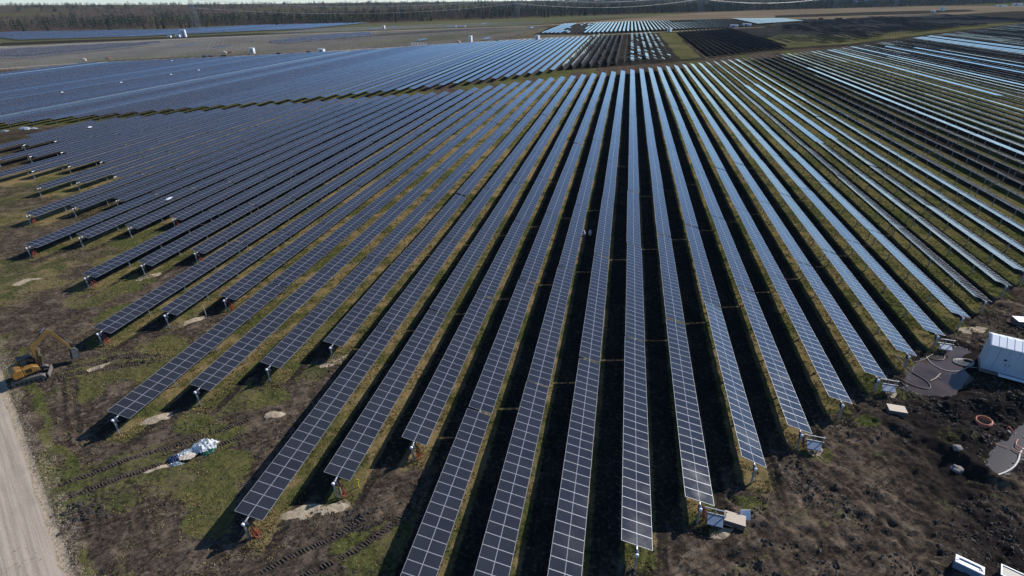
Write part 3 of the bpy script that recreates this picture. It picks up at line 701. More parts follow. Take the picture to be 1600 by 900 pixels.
def block(xr, y0f, y1f, tl, fn=None, jit=0.015, seed=1, full=1.0, streak=0.0):
    out = []; r = random.Random(seed); k = math.ceil((xr[0] - X0) / PP)
    while X0 + PP * k <= xr[1]:
        x = X0 + PP * k; s, e1 = float(y0f(x)), float(y1f(x)); rowt = tl + r.gauss(0, jit) + (r.choice([-0.14, -0.09, 0.06]) if r.random() < streak else 0)
        while s < e1 - 5:
            e = min(s + TL, e1); md = r.random() < full if fn is None else fn(x, s, r)
            out.append((x, s, e, rowt + r.gauss(0, 0.004), md, 0.0)); s += TL
        k += 1
    return out
I = lambda xs, ys: (lambda x: np.interp(x, xs, ys))
strip_mesh("solar_field", block((-430, -41), I(BNX, BNY), I(BFX, BFY), TILT - 0.03, jit=0.045, seed=4, streak=0.40), "blue glinting solar block behind the service road", M['panel'])
# half built rows in the middle: short runs of modules on bare tubes
half = []
r = random.Random(9)
for k in range(-8, 9):
    x = X0 + PP * k
    if 36 < x < 60: continue
    s = float(np.interp(x, [-42, 38, 60], [376, 447, 466])); e1 = float(np.interp(x, [-49, 14.5, 60], [733, 775, 812]))
    dens = 0.22 if x > 0 else 0.04
    while s < e1 - 3:
        L = r.uniform(3, 9); md = r.random() < (dens * 2.0 if 3 < x < 28 and r.random() < .8 else dens)
        half.append((x, s, min(s + L, e1), (1.1 if k < 0 else TILT) + r.gauss(0, 0.03), md or (k < -1 and r.random() < 0.75), 0.08)); s += L
strip_mesh("half_built_rows", half, "half built solar rows with a few modules on bare tubes", M['panel'])
strip_mesh("solar_field", block((63, 140), I([55, 140], [468, 556]), I([60, 136], [800, 886]), 0.80, jit=0.01, seed=6), "dark navy solar block with modules turned steeply away", M['panel'])
def eb(x, s, r_): return not ((-95 < x < -60 and r_.random() < 0.8) or (75 < x < 120 and 1080 < s < 1190))
strip_mesh("solar_field", block((-116, 195), I([-118, -51, 123, 195], [780, 785, 900, 948]), I([-118, 164, 195], [1075, 1262, 1285]), TILT - 0.05, eb, 0.01, 8), "bright far solar block below the forest", M['panel'])
strip_mesh("solar_field", block((205, 300), I([200, 300], [1010, 1120]), I([200, 300], [1275, 1255]), -0.02, None, 0.01, 12), "pale sheet of far solar tables right of the bright block", M['panel'])
strip_mesh("solar_field", block((-1120, -560), I([-1120, -848, -712, -612, -560], [820, 672, 742, 895, 940]), I([-1150, -829, -780, -532], [885, 950, 1120, 1215]), TILT, None, 0.05, 14, streak=0.25), "blue solar strip at the foot of the forest", M['panel'])
def site(x, s, r_): return r_.random() < 0.008
strip_mesh("tracker_rows", block((-800, -140), I(BFX - 0, BFY + 22), I([-860, -727, -539, -199, -140], [600, 540, 745, 985, 1010]), TILT, site, 0.03, 15), "bare tracker rows on the building site", M['panel'], steel='midsteel')
strip_mesh("tracker_rows", block((-540, -160), I([-560, -409, -199, -140], [770, 885, 1030, 1085]), I([-560, -300, -160], [930, 1130, 1180]), TILT, site, 0.03, 16), "bare tracker rows beyond the long sandy track", M['panel'], steel='midsteel')
def plots(x0, x1, tl, sd):
    out = []
    for (x, s_, e, t_, md, z) in block((x0, x1), lambda x: 430.0, lambda x: 820.0, tl, None, 0.01, sd):
        q = (np.array([x]), np.array([(s_ + e) / 2]))
        if inside(*q, DP1)[0] or inside(*q, DP3)[0]: out.append((x, s_, e, t_, True, z))
    return out
strip_mesh("tracker_rows", plots(-660, -340, 0.95, 19), "dark rows of steeply turned modules on the building site", M['panel'])
sheet("grass_strip", GS1, 0.20, M['mossfield'], "olive grass strip along the far edge of the blue block", 4, 12)
sheet("grass_strip", GS2, 0.20, M['mossfield'], "olive grass strip near the white tower cabin", 4, 12)
sheet("grass_strip", GS3, 0.21, M['darkfield'], "dark worked band below the long sandy track", 4, 12)
def dk(x, s, r_): return r_.random() < 0.55 and vnf(x, s) > 0.42
def vnf(x, y): return float(fbm(np.array([x]), np.array([y]), 0.012, 2, 91)[0])
strip_mesh("tracker_rows", block((145, 640), I([140, 205, 330, 590], [585, 622, 775, 1045]), I([140, 300, 500, 880], [840, 1100, 1330, 1600]), 0.45, dk, 0.01, 17), "dark tracker rows with broken runs of modules", M['panel'])

# ------------------------------------------------------------------ grass tufts, clods, track marks
def tri_cloud(name, P, mat, label, kind='stuff', n=4, w=0.05, hmin=0.12, hmax=0.4, lean=0.5, cat=None):
    N = len(P); V = np.zeros((N, n, 3, 3)); 
    for b in range(n):
        a = RNG.uniform(0, 2 * np.pi, N); hh = RNG.uniform(hmin, hmax, N); ww = w * RNG.uniform(0.6, 1.5, N)
        ln = RNG.uniform(0.1, lean, N) * hh / 0.4; la = RNG.uniform(0, 2 * np.pi, N)
        ox = RNG.normal(0, 0.07, N); oy = RNG.normal(0, 0.07, N)
        bx, by = P[:, 0] + ox, P[:, 1] + oy
        V[:, b, 0] = np.stack([bx - np.cos(a) * ww, by - np.sin(a) * ww, P[:, 2] - 0.03], 1)
        V[:, b, 1] = np.stack([bx + np.cos(a) * ww, by + np.sin(a) * ww, P[:, 2] - 0.03], 1)
        V[:, b, 2] = np.stack([bx + np.cos(la) * ln, by + np.sin(la) * ln, P[:, 2] + hh], 1)
    V = V.reshape(-1, 3); F = np.arange(len(V)).reshape(-1, 3)
    me = np_mesh(name, V, F, [mat]); return tag(link(bpy.data.objects.new(name, me)), label, cat, None, kind)
pts = []
for k in range(-26, 14):
    x = X0 + PP * k; f0 = front(k); L = 95 if k > -12 else 60
    n = int(L * 2.5 * (13 if f0 < 70 else 8))
    yy = f0 - 1.5 + RNG.random(n) ** 1.4 * L; xx = x + RNG.uniform(-0.9, 1.75, n)
    pts.append(np.stack([xx, yy], 1))
for (x_, y_, r_) in GREEN:
    n = int(r_ * r_ * 9); a = RNG.uniform(0, 6.28, n); q = np.sqrt(RNG.random(n)) * r_ * 0.9
    pts.append(np.stack([x_ + q * np.cos(a), y_ + q * np.sin(a) / 1.3], 1))
n = 16000; lx_ = RNG.uniform(-80, -14, n); ly_ = RNG.uniform(16, 66, n)
kk = (margin_mask(lx_, ly_) > 0.5) & (fbm(lx_, ly_, 0.3, 3, 44) > 0.5) & (seg_d(lx_, ly_, ROADC) > 1.2) & ~inside(lx_, ly_, ROADPOLY)
pts.append(np.stack([lx_[kk], ly_[kk]], 1))
P = np.concatenate(pts); keep = poly_sd(P[:, 0], P[:, 1], POND) > 0.5
P = P[keep]; P = P[fbm(P[:, 0], P[:, 1], 0.8, 2, 13) > 0.40]
P = np.concatenate([P, height(P[:, 0], P[:, 1])[:, None]], 1)
tri_cloud("grass", P, M['grass'], "rough grass and straw growing between the solar rows", n=4, w=0.04, hmin=0.05, hmax=0.22, lean=0.3, cat="grass")

def clods(name, P, smin, smax, mat, label, cat):
    N = len(P); base = np.array([(1, 0, 0), (-1, 0, 0), (0, 1, 0), (0, -1, 0), (0, 0, 1), (0, 0, -1)], float)
    T = np.array([(0, 2, 4), (2, 1, 4), (1, 3, 4), (3, 0, 4), (2, 0, 5), (1, 2, 5), (3, 1, 5), (0, 3, 5)])
    s = smin + (smax - smin) * RNG.random(N) ** 3
    V = base[None] * RNG.uniform(0.5, 1.3, (N, 6, 1)) * s[:, None, None] + RNG.normal(0, 0.18, (N, 6, 3)) * s[:, None, None]
    V[:, :, 2] *= 0.7
    V += P[:, None, :]
    F = (np.arange(N)[:, None, None] * 6 + T[None]).reshape(-1, 3)
    me = np_mesh(name, V.reshape(-1, 3), F, [mat]); return tag(link(bpy.data.objects.new(name, me)), label, cat, None, 'stuff')
xx = np.concatenate([RNG.uniform(2, 62, 60000), RNG.uniform(-80, 2, 22000)]); yy = np.concatenate([RNG.uniform(18, 80, 60000), RNG.uniform(14, 75, 22000)])
kp = (margin_mask(xx, yy) > 0.6) & (fbm(xx, yy, 0.22, 3, 23) > np.where(xx > 32, 0.40, np.where(xx > 5, 0.50, 0.57))) & (poly_sd(xx, yy, POND) > 0.4) & (poly_sd(xx, yy, POND2) > 0.4) & (seg_d(xx, yy, ROADC) > 2.0) & ~inside(xx, yy, ROADPOLY)
P = np.stack([xx[kp], yy[kp], height(xx[kp], yy[kp])], 1)
clods("clod", P, 0.03, 0.22, M['clod'], "loose clods of dug peat on the bare ground", "clods")
xx = RNG.uniform(4, 60, 260); yy = RNG.uniform(24, 72, 260); kp = (margin_mask(xx, yy) > 0.6) & (poly_sd(xx, yy, POND) > 0.4)
clods("pebble", np.stack([xx[kp], yy[kp], height(xx[kp], yy[kp])], 1), 0.04, 0.12, M['stone'], "pale stones scattered over the dug peat", "stones")

ang = RNG.uniform(0, 6.28, 420); rad = np.abs(RNG.normal(0, 1.0, 420))
for (cx_, cy_, q_) in ((-46.7, 25.3, 1.0),):
    P = np.stack([cx_ + rad * 1.5 * np.cos(ang), cy_ + rad * 0.9 * np.sin(ang)], 1); P = np.concatenate([P, height(P[:, 0], P[:, 1])[:, None]], 1)
    clods("dug_clod", P, 0.05, 0.30, M['dugclod'], "dark clods thrown up round a dug hole near the road", "clods")
P = np.concatenate([np.stack([RNG.normal(0, .9, 130) - 68.5, RNG.normal(0, .7, 130) + 47.2], 1), np.stack([RNG.normal(0, 2.6, 260) - 60.5, RNG.normal(0, 1.0, 260) + 47.2], 1), np.stack([RNG.normal(0, 1.6, 220) - 21.0, RNG.normal(0, .8, 220) + 28.6], 1)])
P = np.concatenate([P, height(P[:, 0], P[:, 1])[:, None]], 1)
clods("dug_clod", P, 0.05, 0.28, M['dugclod'], "dark dug clods near the excavator bucket and the yellow stake", "clods")
# excavator track marks: raised lug prints
b = MB()
for r_ in RUTS:
    L = 0.0
    for (ax, ay), (bx, by) in zip(r_[:-1], r_[1:]):
        d = math.hypot(bx - ax, by - ay); an = math.atan2(by - ay, bx - ax); q = 0.0
        while q < d:
            x, y = ax + (bx - ax) * q / d, ay + (by - ay) * q / d
            if random.random() < 0.86:
                R = Matrix.Rotation(an + 0.35 + random.gauss(0, 0.06), 3, 'Z')
                b.box((x, y, h1(x, y) + 0.02), (0.09, 0.52 + random.gauss(0, 0.05), 0.09), 0, R)
            q += random.uniform(0.22, 0.36)
tag(b.build("track_mark", [M['mark']]), "excavator track prints pressed into the peat", "track marks", None, 'stuff')

# ------------------------------------------------------------------ water
def pond(name, poly, z, mat, label):
    o = sheet(name, poly, z, mat, label, 0.6, 0.4, 0.9); return o
pond("puddle", [(48 - 4 + (x - 44) * 1.12, 63 + (y - 63) * 1.12) for x, y in POND], -0.10, M['water'], "brown puddle with hoses between the rows and kiosk")
pond("puddle", [(42.5 + (x - 42.5) * 1.08, 49.5 + (y - 49.5) * 1.08) for x, y in POND2], -0.10, M['water2'], "grey puddle at the right edge with a pale hose")
pts = []
for pl, n, xr in ((POND, 420, 99), (POND2, 160, 99)):
    for _ in range(n):
        i = random.randrange(len(pl)); a, c_ = pl[i], pl[(i + 1) % len(pl)]; q = random.random()
        if pl is POND and i in (2, 3, 4): continue
        pts.append((a[0] + (c_[0] - a[0]) * q + random.gauss(0, 0.10), a[1] + (c_[1] - a[1]) * q + random.gauss(0, 0.10), -0.08))
clods("foam", np.array(pts), 0.03, 0.14, M['foam'], "dirty pale foam along the puddle edges", "foam")

def curve_pts(ctrl, n=12):
    out = []; c_ = [Vector(p) for p in ctrl]
    for i in range(len(c_) - 1):
        p0 = c_[max(i - 1, 0)]; p1 = c_[i]; p2 = c_[i + 1]; p3 = c_[min(i + 2, len(c_) - 1)]
        for j in range(n):
            t_ = j / n
            out.append(0.5 * ((2 * p1) + (p2 - p0) * t_ + (2 * p0 - 5 * p1 + 4 * p2 - p3) * t_ ** 2 + (-p0 + 3 * p1 - 3 * p2 + p3) * t_ ** 3))
    out.append(c_[-1]); return out
def hose(name, ctrl, r, mat, label, cat):
    b = MB(); b.tube(curve_pts(ctrl), r, 6); return tag(b.build(name, [mat], smooth=True), label, cat)
hose("hose", [(37.9, 65.8, 0.1), (38.3, 64.0, -0.02), (38.6, 62.4, -0.04), (39.6, 60.5, -0.04), (39.3, 59.2, -0.04), (38.0, 59.2, -0.03), (36.6, 60.4, 0.02), (35.6, 61.4, 0.1)], 0.055, M['cable'], "black hose looping across the brown puddle", "hose")
hose("hose", [(38.0, 65.6, 0.12), (39.5, 64.6, -0.02), (41.2, 65.4, -0.03), (42.6, 66.6, -0.02), (43.6, 67.3, 0.02), (44.4, 67.0, -0.03), (43.6, 65.8, -0.03), (42.3, 65.9, -0.03), (42.3, 67.2, -0.02)], 0.05, M['cable'], "black hose coiled at the far bank of the brown puddle", "hose")
hose("hose", [(42.0, 66.6, -0.02), (41.9, 64.8, -0.03), (42.9, 63.4, -0.03), (44.6, 63.6, -0.02), (46.0, 64.6, 0.0), (47.0, 64.6, 0.05)], 0.04, M['palehose'], "pale hose from the puddle bank to the white kiosk", "hose")
hose("hose", [(36.8, 58.2, 0.02), (36.3, 59.8, 0.05), (35.7, 61.2, 0.08), (35.2, 61.9, 0.1)], 0.05, M['cable'], "short black hose along the left bank of the brown puddle", "hose")
b = MB()
for k in range(7):
    rr = 0.95 - 0.07 * k
    b.tube([(46.0 + 0.06 * k + rr * 1.25 * math.cos(a), 65.6 + rr * 0.85 * math.sin(a), 0.02 + 0.045 * k) for a in np.linspace(0, 5.2 + 0.2 * k, 26)], 0.035, 5)
tag(b.build("cable_coil", [M['palehose']], smooth=True), "pale coil of cable lying in the puddle beside the kiosk", "cable coil")
b = MB(); b.tube([(40.0, 60.7, 0.0), (40.9, 61.4, 0.02), (41.9, 62.5, 0.03)], 0.05, 5); b.tube([(41.2, 61.8, 0.02), (41.6, 61.5, 0.02)], 0.03, 5)
tag(b.build("stick", [M['wood']]), "pale forked stick floating on the brown puddle", "stick")
hz = lambda x, y: (x, y, h1(x, y) + 0.06)
hose("pipe", [(38.1, 44.7, 0.15), (38.9, 45.3, 0.05), (40.4, 46.2, -0.02), (41.6, 47.1, -0.02), (42.6, 48.2, -0.02), (43.3, 49.2, 0.0), (44.0, 50.0, 0.05)], 0.095, M['palehose'], "thick pale pipe lying along the grey puddle", "pipe")
hose("conduit", [(42.9, 49.9, 0.05), (43.6, 49.0, 0.1), (44.0, 49.4, 0.16), (43.6, 50.4, 0.1), (44.3, 51.4, 0.05)], 0.05, M['orange'], "orange conduit end curling out of the grey puddle", "conduit")
hose("conduit", [(40.6, 50.8, h1(40.6, 50.8) + .05), (41.6, 50.4, 0.05), (42.6, 49.9, 0.02)], 0.03, M['orange'], "thin orange conduit crossing the grey puddle", "conduit")
b = MB()
for k in range(5):
    cx, cy_ = 41.75 + random.gauss(0, 0.04), 53.1 + random.gauss(0, 0.04); rr = 0.68 + random.gauss(0, 0.04); zt = h1(41.7, 53.1) + 0.16 + 0.05 * k
    b.tube([(cx + rr * math.cos(a), cy_ + rr * math.sin(a), zt + 0.10 * math.sin(a + 1)) for a in np.linspace(0, 2 * math.pi, 30)], 0.05, 6)
tag(b.build("conduit_ring", [M['orange']], smooth=True), "orange conduit coiled in a ring on the dark spoil heap", "conduit ring")
hose("conduit", [hz(44.2, 52.3), hz(44.0, 52.8), (44.3, 53.1, h1(44.3, 53.1) + .3), hz(44.6, 52.6)], 0.05, M['orange'], "short orange conduit end poking out of the spoil heap", "conduit")

# ------------------------------------------------------------------ things at the row ends
def stake(x, y, hh, label, grp):
    z = h1(x, y); root = empty("stake", (x, y, z), 0, label, "stake", grp)
    b = MB(); b.box((0, 0, hh / 2), (0.07, 0.07, hh)); b.build("stake_shaft", [M['steel']], root)
    b = MB(); b.box((0, 0, hh + 0.03), (0.09, 0.09, 0.06)); b.build("stake_cap", [M['post']], root)
stake(-25.6, 33.6, 1.9, "bare steel stake standing in the shadow near the yellow stake", None)
stake(-53.4, 37.2, 1.8, "bare steel stake in the shadow of the row left of the sand patch", None)
stake(-60.3, 58.8, 1.8, "bare steel stake in the shadow one row right of the excavator", None)
stake(-23.4, 31.0, 1.5, "short steel stake beside the pale sand patch by the yellow stake", None)
root = empty("marker_stake", (-22.5, 32.6, h1(-22.5, 32.6)), 0, "bright yellow marker stake standing in grass at a row end", "stake")
b = MB(); b.box((0, 0, 0.55), (0.10, 0.05, 1.1)); b.build("stake_shaft", [M['stake']], root)
b = MB(); b.box((0.05, -0.01, 0.98), (0.26, 0.03, 0.16)); b.build("stake_flag", [M['stake']], root)
COILS = {-6: "beside the nearest left row end", -5: "just left of the yellow stake", -4: "one row right of the yellow stake", -11: "two rows right of the excavator bucket row", -13: "at the row end by the excavator bucket", -14: "one row left of the excavator bucket row", -16: "three rows left of the excavator bucket row", -17: "four rows left of the excavator bucket row", -20: "seven rows left of the excavator bucket row", -23: "ten rows left of the excavator bucket row", 1: "hanging over the inverter stand near the white crate", 3: "over the inverter stand two rows right of the white crate"}
for k, d_ in COILS.items():
    x = X0 + PP * k + 0.35; y = front(k) - 0.15; b = MB()
    for q in range(5):
        a0 = random.uniform(-0.5, 0.5); top = HA - 0.25 - random.random() * 0.3; bot = 0.15 + random.random() * 0.5; dx = random.uniform(0.1, 0.55); dy = random.uniform(-0.35, 0.5)
        b.tube(curve_pts([(x - 0.2, y + 0.2, top), (x + dx * 0.4, y + dy * 0.5, (top + bot) / 2 + 0.25), (x + dx, y + dy, bot), (x + dx * 0.6, y + dy - 0.25, bot + 0.12), (x - 0.05, y - 0.05, top - 0.3)], 5), 0.030, 5)
    tag(b.build("conduit_bundle", [M['conduit']], smooth=True), "red conduit bundle " + d_, "conduit", "red conduit bundles hanging at row ends")

def inverter_stand(x, y, rz, label):
    z = h1(x, y); root = empty("inverter_stand", (x, y, z), rz, label, "inverter stand", "inverter stands at the right row ends")
    for sx in (-0.85, 0.0, 0.85):
        b = MB(); b.box((sx, 0.55, 0.85), (0.07, 0.07, 1.9)); b.build("post", [M['post']], root)
    for zz in (1.15, 1.75):
        b = MB(); b.box((0, 0.50, zz), (2.0, 0.05, 0.07)); b.build("rail", [M['steel']], root)
    b = MB(); b.box((0, 0, 0.9), (1.35, 1.0, 0.10), 0, Matrix.Rotation(0.32, 3, 'X')); b.build("cover", [M['grey_blue']], root, bevel=0.03)
    b = MB(); b.box((0, 0.28, 0.62), (1.0, 0.36, 0.66)); o = b.build("inverter_box", [M['white']], root, bevel=0.03)
    b = MB()
    for q in range(7): b.box((-0.42 + 0.14 * q, 0.08, 0.62), (0.03, 0.04, 0.5))
    b.build("cooling_fin", [M['steel']], o)
    b = MB()
    for q in range(6):
        a = random.uniform(-0.7, 0.7)
        b.tube(curve_pts([(a * 0.5, 0.2, 0.4), (a, -0.1, 0.15), (a + 0.2, -0.5, 0.04), (a + 0.5, -0.8 - random.random() * .4, 0.05)], 5), 0.035, 5)
    b.build("cable", [M['cable']], root)
for k, d_ in ((1, "with blue grey cover beside the white crate"), (3, "with blue grey cover two rows right of the white crate"), (5, "with blue grey cover by the puddle's left bank"), (7, "dark frame at the puddle's far bank")):
    inverter_stand(X0 + PP * k + 1.35, front(k) - 0.75, -0.12, "inverter stand " + d_)

def crate(x, y, d, rz, label, lid=True, tiltm=0.0, top=None, side=None):
    z = h1(x, y); root = empty("crate", (x, y, z), rz, label, "crate"); root.rotation_euler = (tiltm, 0, rz)
    w, l, hh = d
    for i in range(3):
        b = MB(); b.box((0, -l / 2 + 0.014, 0.1 + (i + 0.5) * (hh - 0.1) / 3), (w, 0.028, (hh - 0.1) / 3 - 0.02)); b.build("plank", [side or M['wood_side']], root)
        b = MB(); b.box((0, l / 2 - 0.014, 0.1 + (i + 0.5) * (hh - 0.1) / 3), (w, 0.028, (hh - 0.1) / 3 - 0.02)); b.build("plank", [side or M['wood_side']], root)
        for sx in (-1, 1):
            b = MB(); b.box((sx * (w / 2 - 0.014), 0, 0.1 + (i + 0.5) * (hh - 0.1) / 3), (0.028, l - 0.06, (hh - 0.1) / 3 - 0.02)); b.build("plank", [side or M['wood_side']], root)
        b = MB(); b.box((0, (i - 1) * l * 0.42, 0.05), (w, 0.1, 0.1)); b.build("skid", [M['wood']], root)
    if lid:
        n = 5
        for i in range(n):
            b = MB(); b.box((0, -l / 2 + (i + 0.5) * l / n, hh + 0.012), (w + 0.05, l / n - 0.012, 0.025)); b.build("lid_board", [top or M['wood']], root)
    return root
crate(12.9, 34.9, (1.75, 1.15, 0.62), -0.20, "pale timber crate beside the inverter stand, white inside", True)
root = empty("white_panel", (13.9, 35.5, h1(13.9, 35.5)), 0.2, "white board leaning against the pale timber crate", "board")
b = MB(); b.box((0, 0, 0.45), (0.9, 0.06, 0.9), 0, Matrix.Rotation(-0.5, 3, 'X')); b.build("board_face", [M['white']], root)
crate(33.2, 53.4, (1.75, 1.2, 0.75), -0.10, "low timber crate with pale lid below the puddle", True)
crate(58.6, 76.8, (2.2, 1.6, 0.9), 0.0, "white topped crate at the right edge beyond the kiosk", True, 0.0, M['white'])

# white steel skid at lower right and its neighbour cut by the frame
root = empty("steel_tank", (30.85, 33.7, h1(30.8, 33.7) - 0.02), -0.50, "open topped white steel tank near the bottom right corner", "steel tank")
b = MB(); b.box((0, 0, 0.5), (2.35, 0.95, 0.9)); b.build("tank_body", [M['grey_blue']], root, bevel=0.03)
for sy_ in (-1, 1):
    b = MB(); b.box((0, sy_ * 0.40, 1.02), (2.5, 0.26, 0.14)); b.build("rim", [M['white']], root, bevel=0.02)
for sx in (-1, 1):
    b = MB(); b.box((sx * 1.13, 0, 1.015), (0.24, 0.53, 0.13)); b.build("rim", [M['white']], root, bevel=0.02)
    b = MB(); b.bar((sx * 0.9, 0.2, 1.1), (sx * 1.15, -0.2, 1.1), 0.05, 6); b.build("lifting_lug", [M['white']], root)
b = MB(); b.box((1.1, -0.1, 0.55), (0.25, 0.8, 0.7)); b.build("end_plate", [M['foam']], root)
root.scale = (0.76, 0.8, 0.8)
root = empty("steel_tank", (34.15, 33.45, h1(34, 33.4)), -0.5, "dark steel tank with white rim cut by the bottom edge", "steel tank")
b = MB(); b.box((0, 0, 0.35), (1.9, 1.1, 0.7)); b.build("tank_body", [M['black']], root, bevel=0.03)
for sx, sy_, dx, dy in ((-1, 0, 0.08, 1.2), (1, 0, 0.08, 1.2), (0, 1, 1.82, 0.08), (0, -1, 1.82, 0.08)):
    b = MB(); b.box((sx * 0.95, sy_ * 0.56, 0.73), (dx, dy, 0.07)); b.build("rim", [M['white']], root)

# transformer kiosk
KA = math.atan2(-0.40, 0.92)
root = empty("kiosk", (46.95, 64.0, 0.0), KA, "pale transformer kiosk with pitched white roof beside the puddle", "kiosk")
KL, KD, KH = 5.6, 3.1, 3.6
b = MB(); b.box((KL / 2, KD / 2, 0.1), (KL + 0.1, KD + 0.1, 0.5)); b.build("plinth", [M['stone']], root)
b = MB(); b.box((KL / 2, KD / 2, KH / 2 + 0.3), (KL - 0.06, KD - 0.06, KH - 0.25)); b.build("inner_wall", [M['kiosk']], root)
npn = 6
for i in range(npn):
    for (yy, dd) in ((0.0, 1), (KD, -1)):
        b = MB(); b.box((KL * (i + 0.5) / npn, yy, KH / 2 + 0.36), (KL / npn - 0.035, 0.05, KH - 0.2)); b.build("wall_panel", [M['kiosk']], root, bevel=0.012)
for i in range(3):
    for xx_ in (0.0, KL):
        b = MB(); b.box((xx_, KD * (i + 0.5) / 3, KH / 2 + 0.36), (0.05, KD / 3 - 0.035, KH - 0.2)); b.build("wall_panel", [M['kiosk']], root, bevel=0.012)
b = MB(); b.prism([(-0.15, KH + 0.45), (KD / 2, KH + 1.05), (KD + 0.15, KH + 0.45), (KD + 0.15, KH + 0.33), (-0.15, KH + 0.33)], 0, 1)
b.v = [(-0.18 + p[1] * (KL + 0.36), p[0], p[2]) for p in b.v]
rf = b.build("roof", [M['kiosk_roof']], root)
for i in range(9):
    b = MB(); xx_ = -0.1 + (KL + 0.2) * i / 8
    b.bar((xx_, -0.15, KH + 0.47), (xx_, KD / 2, KH + 1.07), 0.03, 4); b.bar((xx_, KD / 2, KH + 1.07), (xx_, KD + 0.15, KH + 0.47), 0.03, 4); b.build("roof_seam", [M['kiosk_roof']], rf)
for i, xd in enumerate((1.5, 2.75)):
    b = MB(); b.box((xd, -0.045, 1.75), (1.1, 0.05, 2.2)); d_ = b.build("door", [M['kiosk']], root, bevel=0.012)
    b = MB(); b.box((xd + (0.42 if i == 0 else -0.42), -0.09, 1.75), (0.05, 0.05, 0.24)); b.build("handle", [M['black']], d_)
b = MB(); b.box((1.75, -0.045, 2.4), (0.26, 0.11, 0.22)); b.build("vent_hole", [M['black']], root)
for xd in (4.0, 5.0):
    b = MB(); b.box((xd, -0.04, 2.6), (0.8, 0.04, 0.7)); lv = b.build("louvre", [M['grey_blue']], root)
    for q in range(6):
        b = MB(); b.box((xd, -0.075, 2.32 + 0.11 * q), (0.74, 0.03, 0.05)); b.build("slat", [M['kiosk']], lv)
b = MB(); b.box((3.0, -0.42, 0.38), (2.6, 0.62, 0.10)); b.build("step", [M['kiosk_roof']], root, bevel=0.02)

# ------------------------------------------------------------------ excavator
EX = (-71.75, 41.0)
TA = math.radians(41); BA = math.radians(62.4)
zg = h1(*EX)
ex = empty("excavator", (EX[0], EX[1], zg), BA, "yellow tracked excavator with raised boom beside the sandy road", "excavator")
dA = TA - BA
RT = Matrix.Rotation(dA, 3, 'Z')
def rot_pts(b): b.v = [tuple(RT @ Vector(p)) for p in b.v]
def round_prof(L, H, n=7):
    r_ = H / 2; o = []
    for i in range(n): a = math.pi / 2 - math.pi * i / (n - 1); o.append((L / 2 - r_ + r_ * math.cos(a), r_ + r_ * math.sin(a)))
    for i in range(n): a = -math.pi / 2 - math.pi * i / (n - 1); o.append((-L / 2 + r_ + r_ * math.cos(a), r_ + r_ * math.sin(a)))
    return o
for sgn in (-1, 1):
    b = MB(); y0 = sgn * 1.15 - 0.24; b.prism(round_prof(3.5, 0.80), y0, y0 + 0.48); rot_pts(b); tr = b.build("track", [M['track']], ex)
    b = MB()
    for i in range(17):
        for zz in (0.83, -0.0): b.box((-1.45 + i * 0.18, sgn * 1.15, zz), (0.07, 0.5, 0.05))
    rot_pts(b); o = b.build("track_shoe", [M['track']], tr); o['kind'] = 'stuff'
    b = MB()
    for i in range(6): b.bar((-1.2 + i * 0.48, sgn * (1.15 + 0.25), 0.32), (-1.2 + i * 0.48, sgn * (1.15 + 0.29), 0.32), 0.17, 8)
    rot_pts(b); o = b.build("roller", [M['black']], tr); o['kind'] = 'stuff'
b = MB(); b.box((0, 0, 0.62), (1.7, 1.9, 0.35)); rot_pts(b); b.build("undercarriage", [M['black']], ex)
b = MB(); b.box((2.0, 0, 0.40), (0.10, 2.5, 0.55)); b.box((1.65, 0.5, 0.45), (0.7, 0.12, 0.14)); b.box((1.65, -0.5, 0.45), (0.7, 0.12, 0.14)); rot_pts(b); b.build("dozer_blade", [M['track']], ex)
b = MB(); b.bar((0, 0, 0.78), (0, 0, 1.0), 0.62, 16); b.build("slew_ring", [M['black']], ex)
b = MB(); b.box((-0.15, 0, 1.12), (2.5, 2.2, 0.24)); b.build("deck", [M['black']], ex, bevel=0.04)
# counterweight and hood
b = MB()
prof = [(-1.55, 1.05), (-0.55, 1.05), (-0.55, 2.15), (-1.15, 2.25), (-1.62, 1.95), (-1.70, 1.5)]
b.prism(prof, -1.12, 1.12); b.build("counterweight", [M['yellow']], ex, bevel=0.10)
b = MB(); b.prism([(-0.56, 1.2), (1.05, 1.2), (1.05, 1.7), (0.5, 2.05), (-0.56, 2.12)], -1.10, -0.25); b.build("engine_hood", [M['yellow']], ex, bevel=0.06)
b = MB()
for i in range(5): b.box((-0.25 + 0.13 * i, -1.115, 1.65), (0.06, 0.03, 0.5))
b.build("grille", [M['black']], ex)
b = MB(); b.bar((-0.3, -0.65, 2.1), (-0.3, -0.65, 2.55), 0.06, 8); b.build("exhaust", [M['black']], ex)
cab = empty("cab", (0, 0, 0)); cab.parent = ex
b = MB()
cp_ = [(-0.5, 1.22), (1.05, 1.22), (1.15, 1.75), (0.85, 2.72), (-0.45, 2.78)]
b.prism(cp_, 0.18, 1.08); b.build("cab_window", [M['glass']], cab)
b = MB()
for y_ in (0.15, 1.11):
    for i in range(5): 
        p, q = cp_[i], cp_[(i + 1) % 5]; b.bar((p[0], y_, p[1]), (q[0], y_, q[1]), 0.05, 4)
for p in cp_: b.bar((p[0], 0.15, p[1]), (p[0], 1.11, p[1]), 0.05, 4)
b.build("cab_frame", [M['black']], cab)
b = MB(); b.prism([(-0.52, 2.78), (0.9, 2.74), (0.95, 2.83), (-0.5, 2.88)], 0.12, 1.14); b.build("cab_roof", [M['black']], cab, bevel=0.02)
b = MB(); b.box((0.05, 1.12, 1.55), (0.9, 0.05, 0.62)); b.build("cab_door", [M['yellow']], cab)
def plate(name, pts_, w, mat):
    b = MB(); b.prism(pts_, -w / 2, w / 2); return b.build(name, [mat], ex, bevel=0.03)
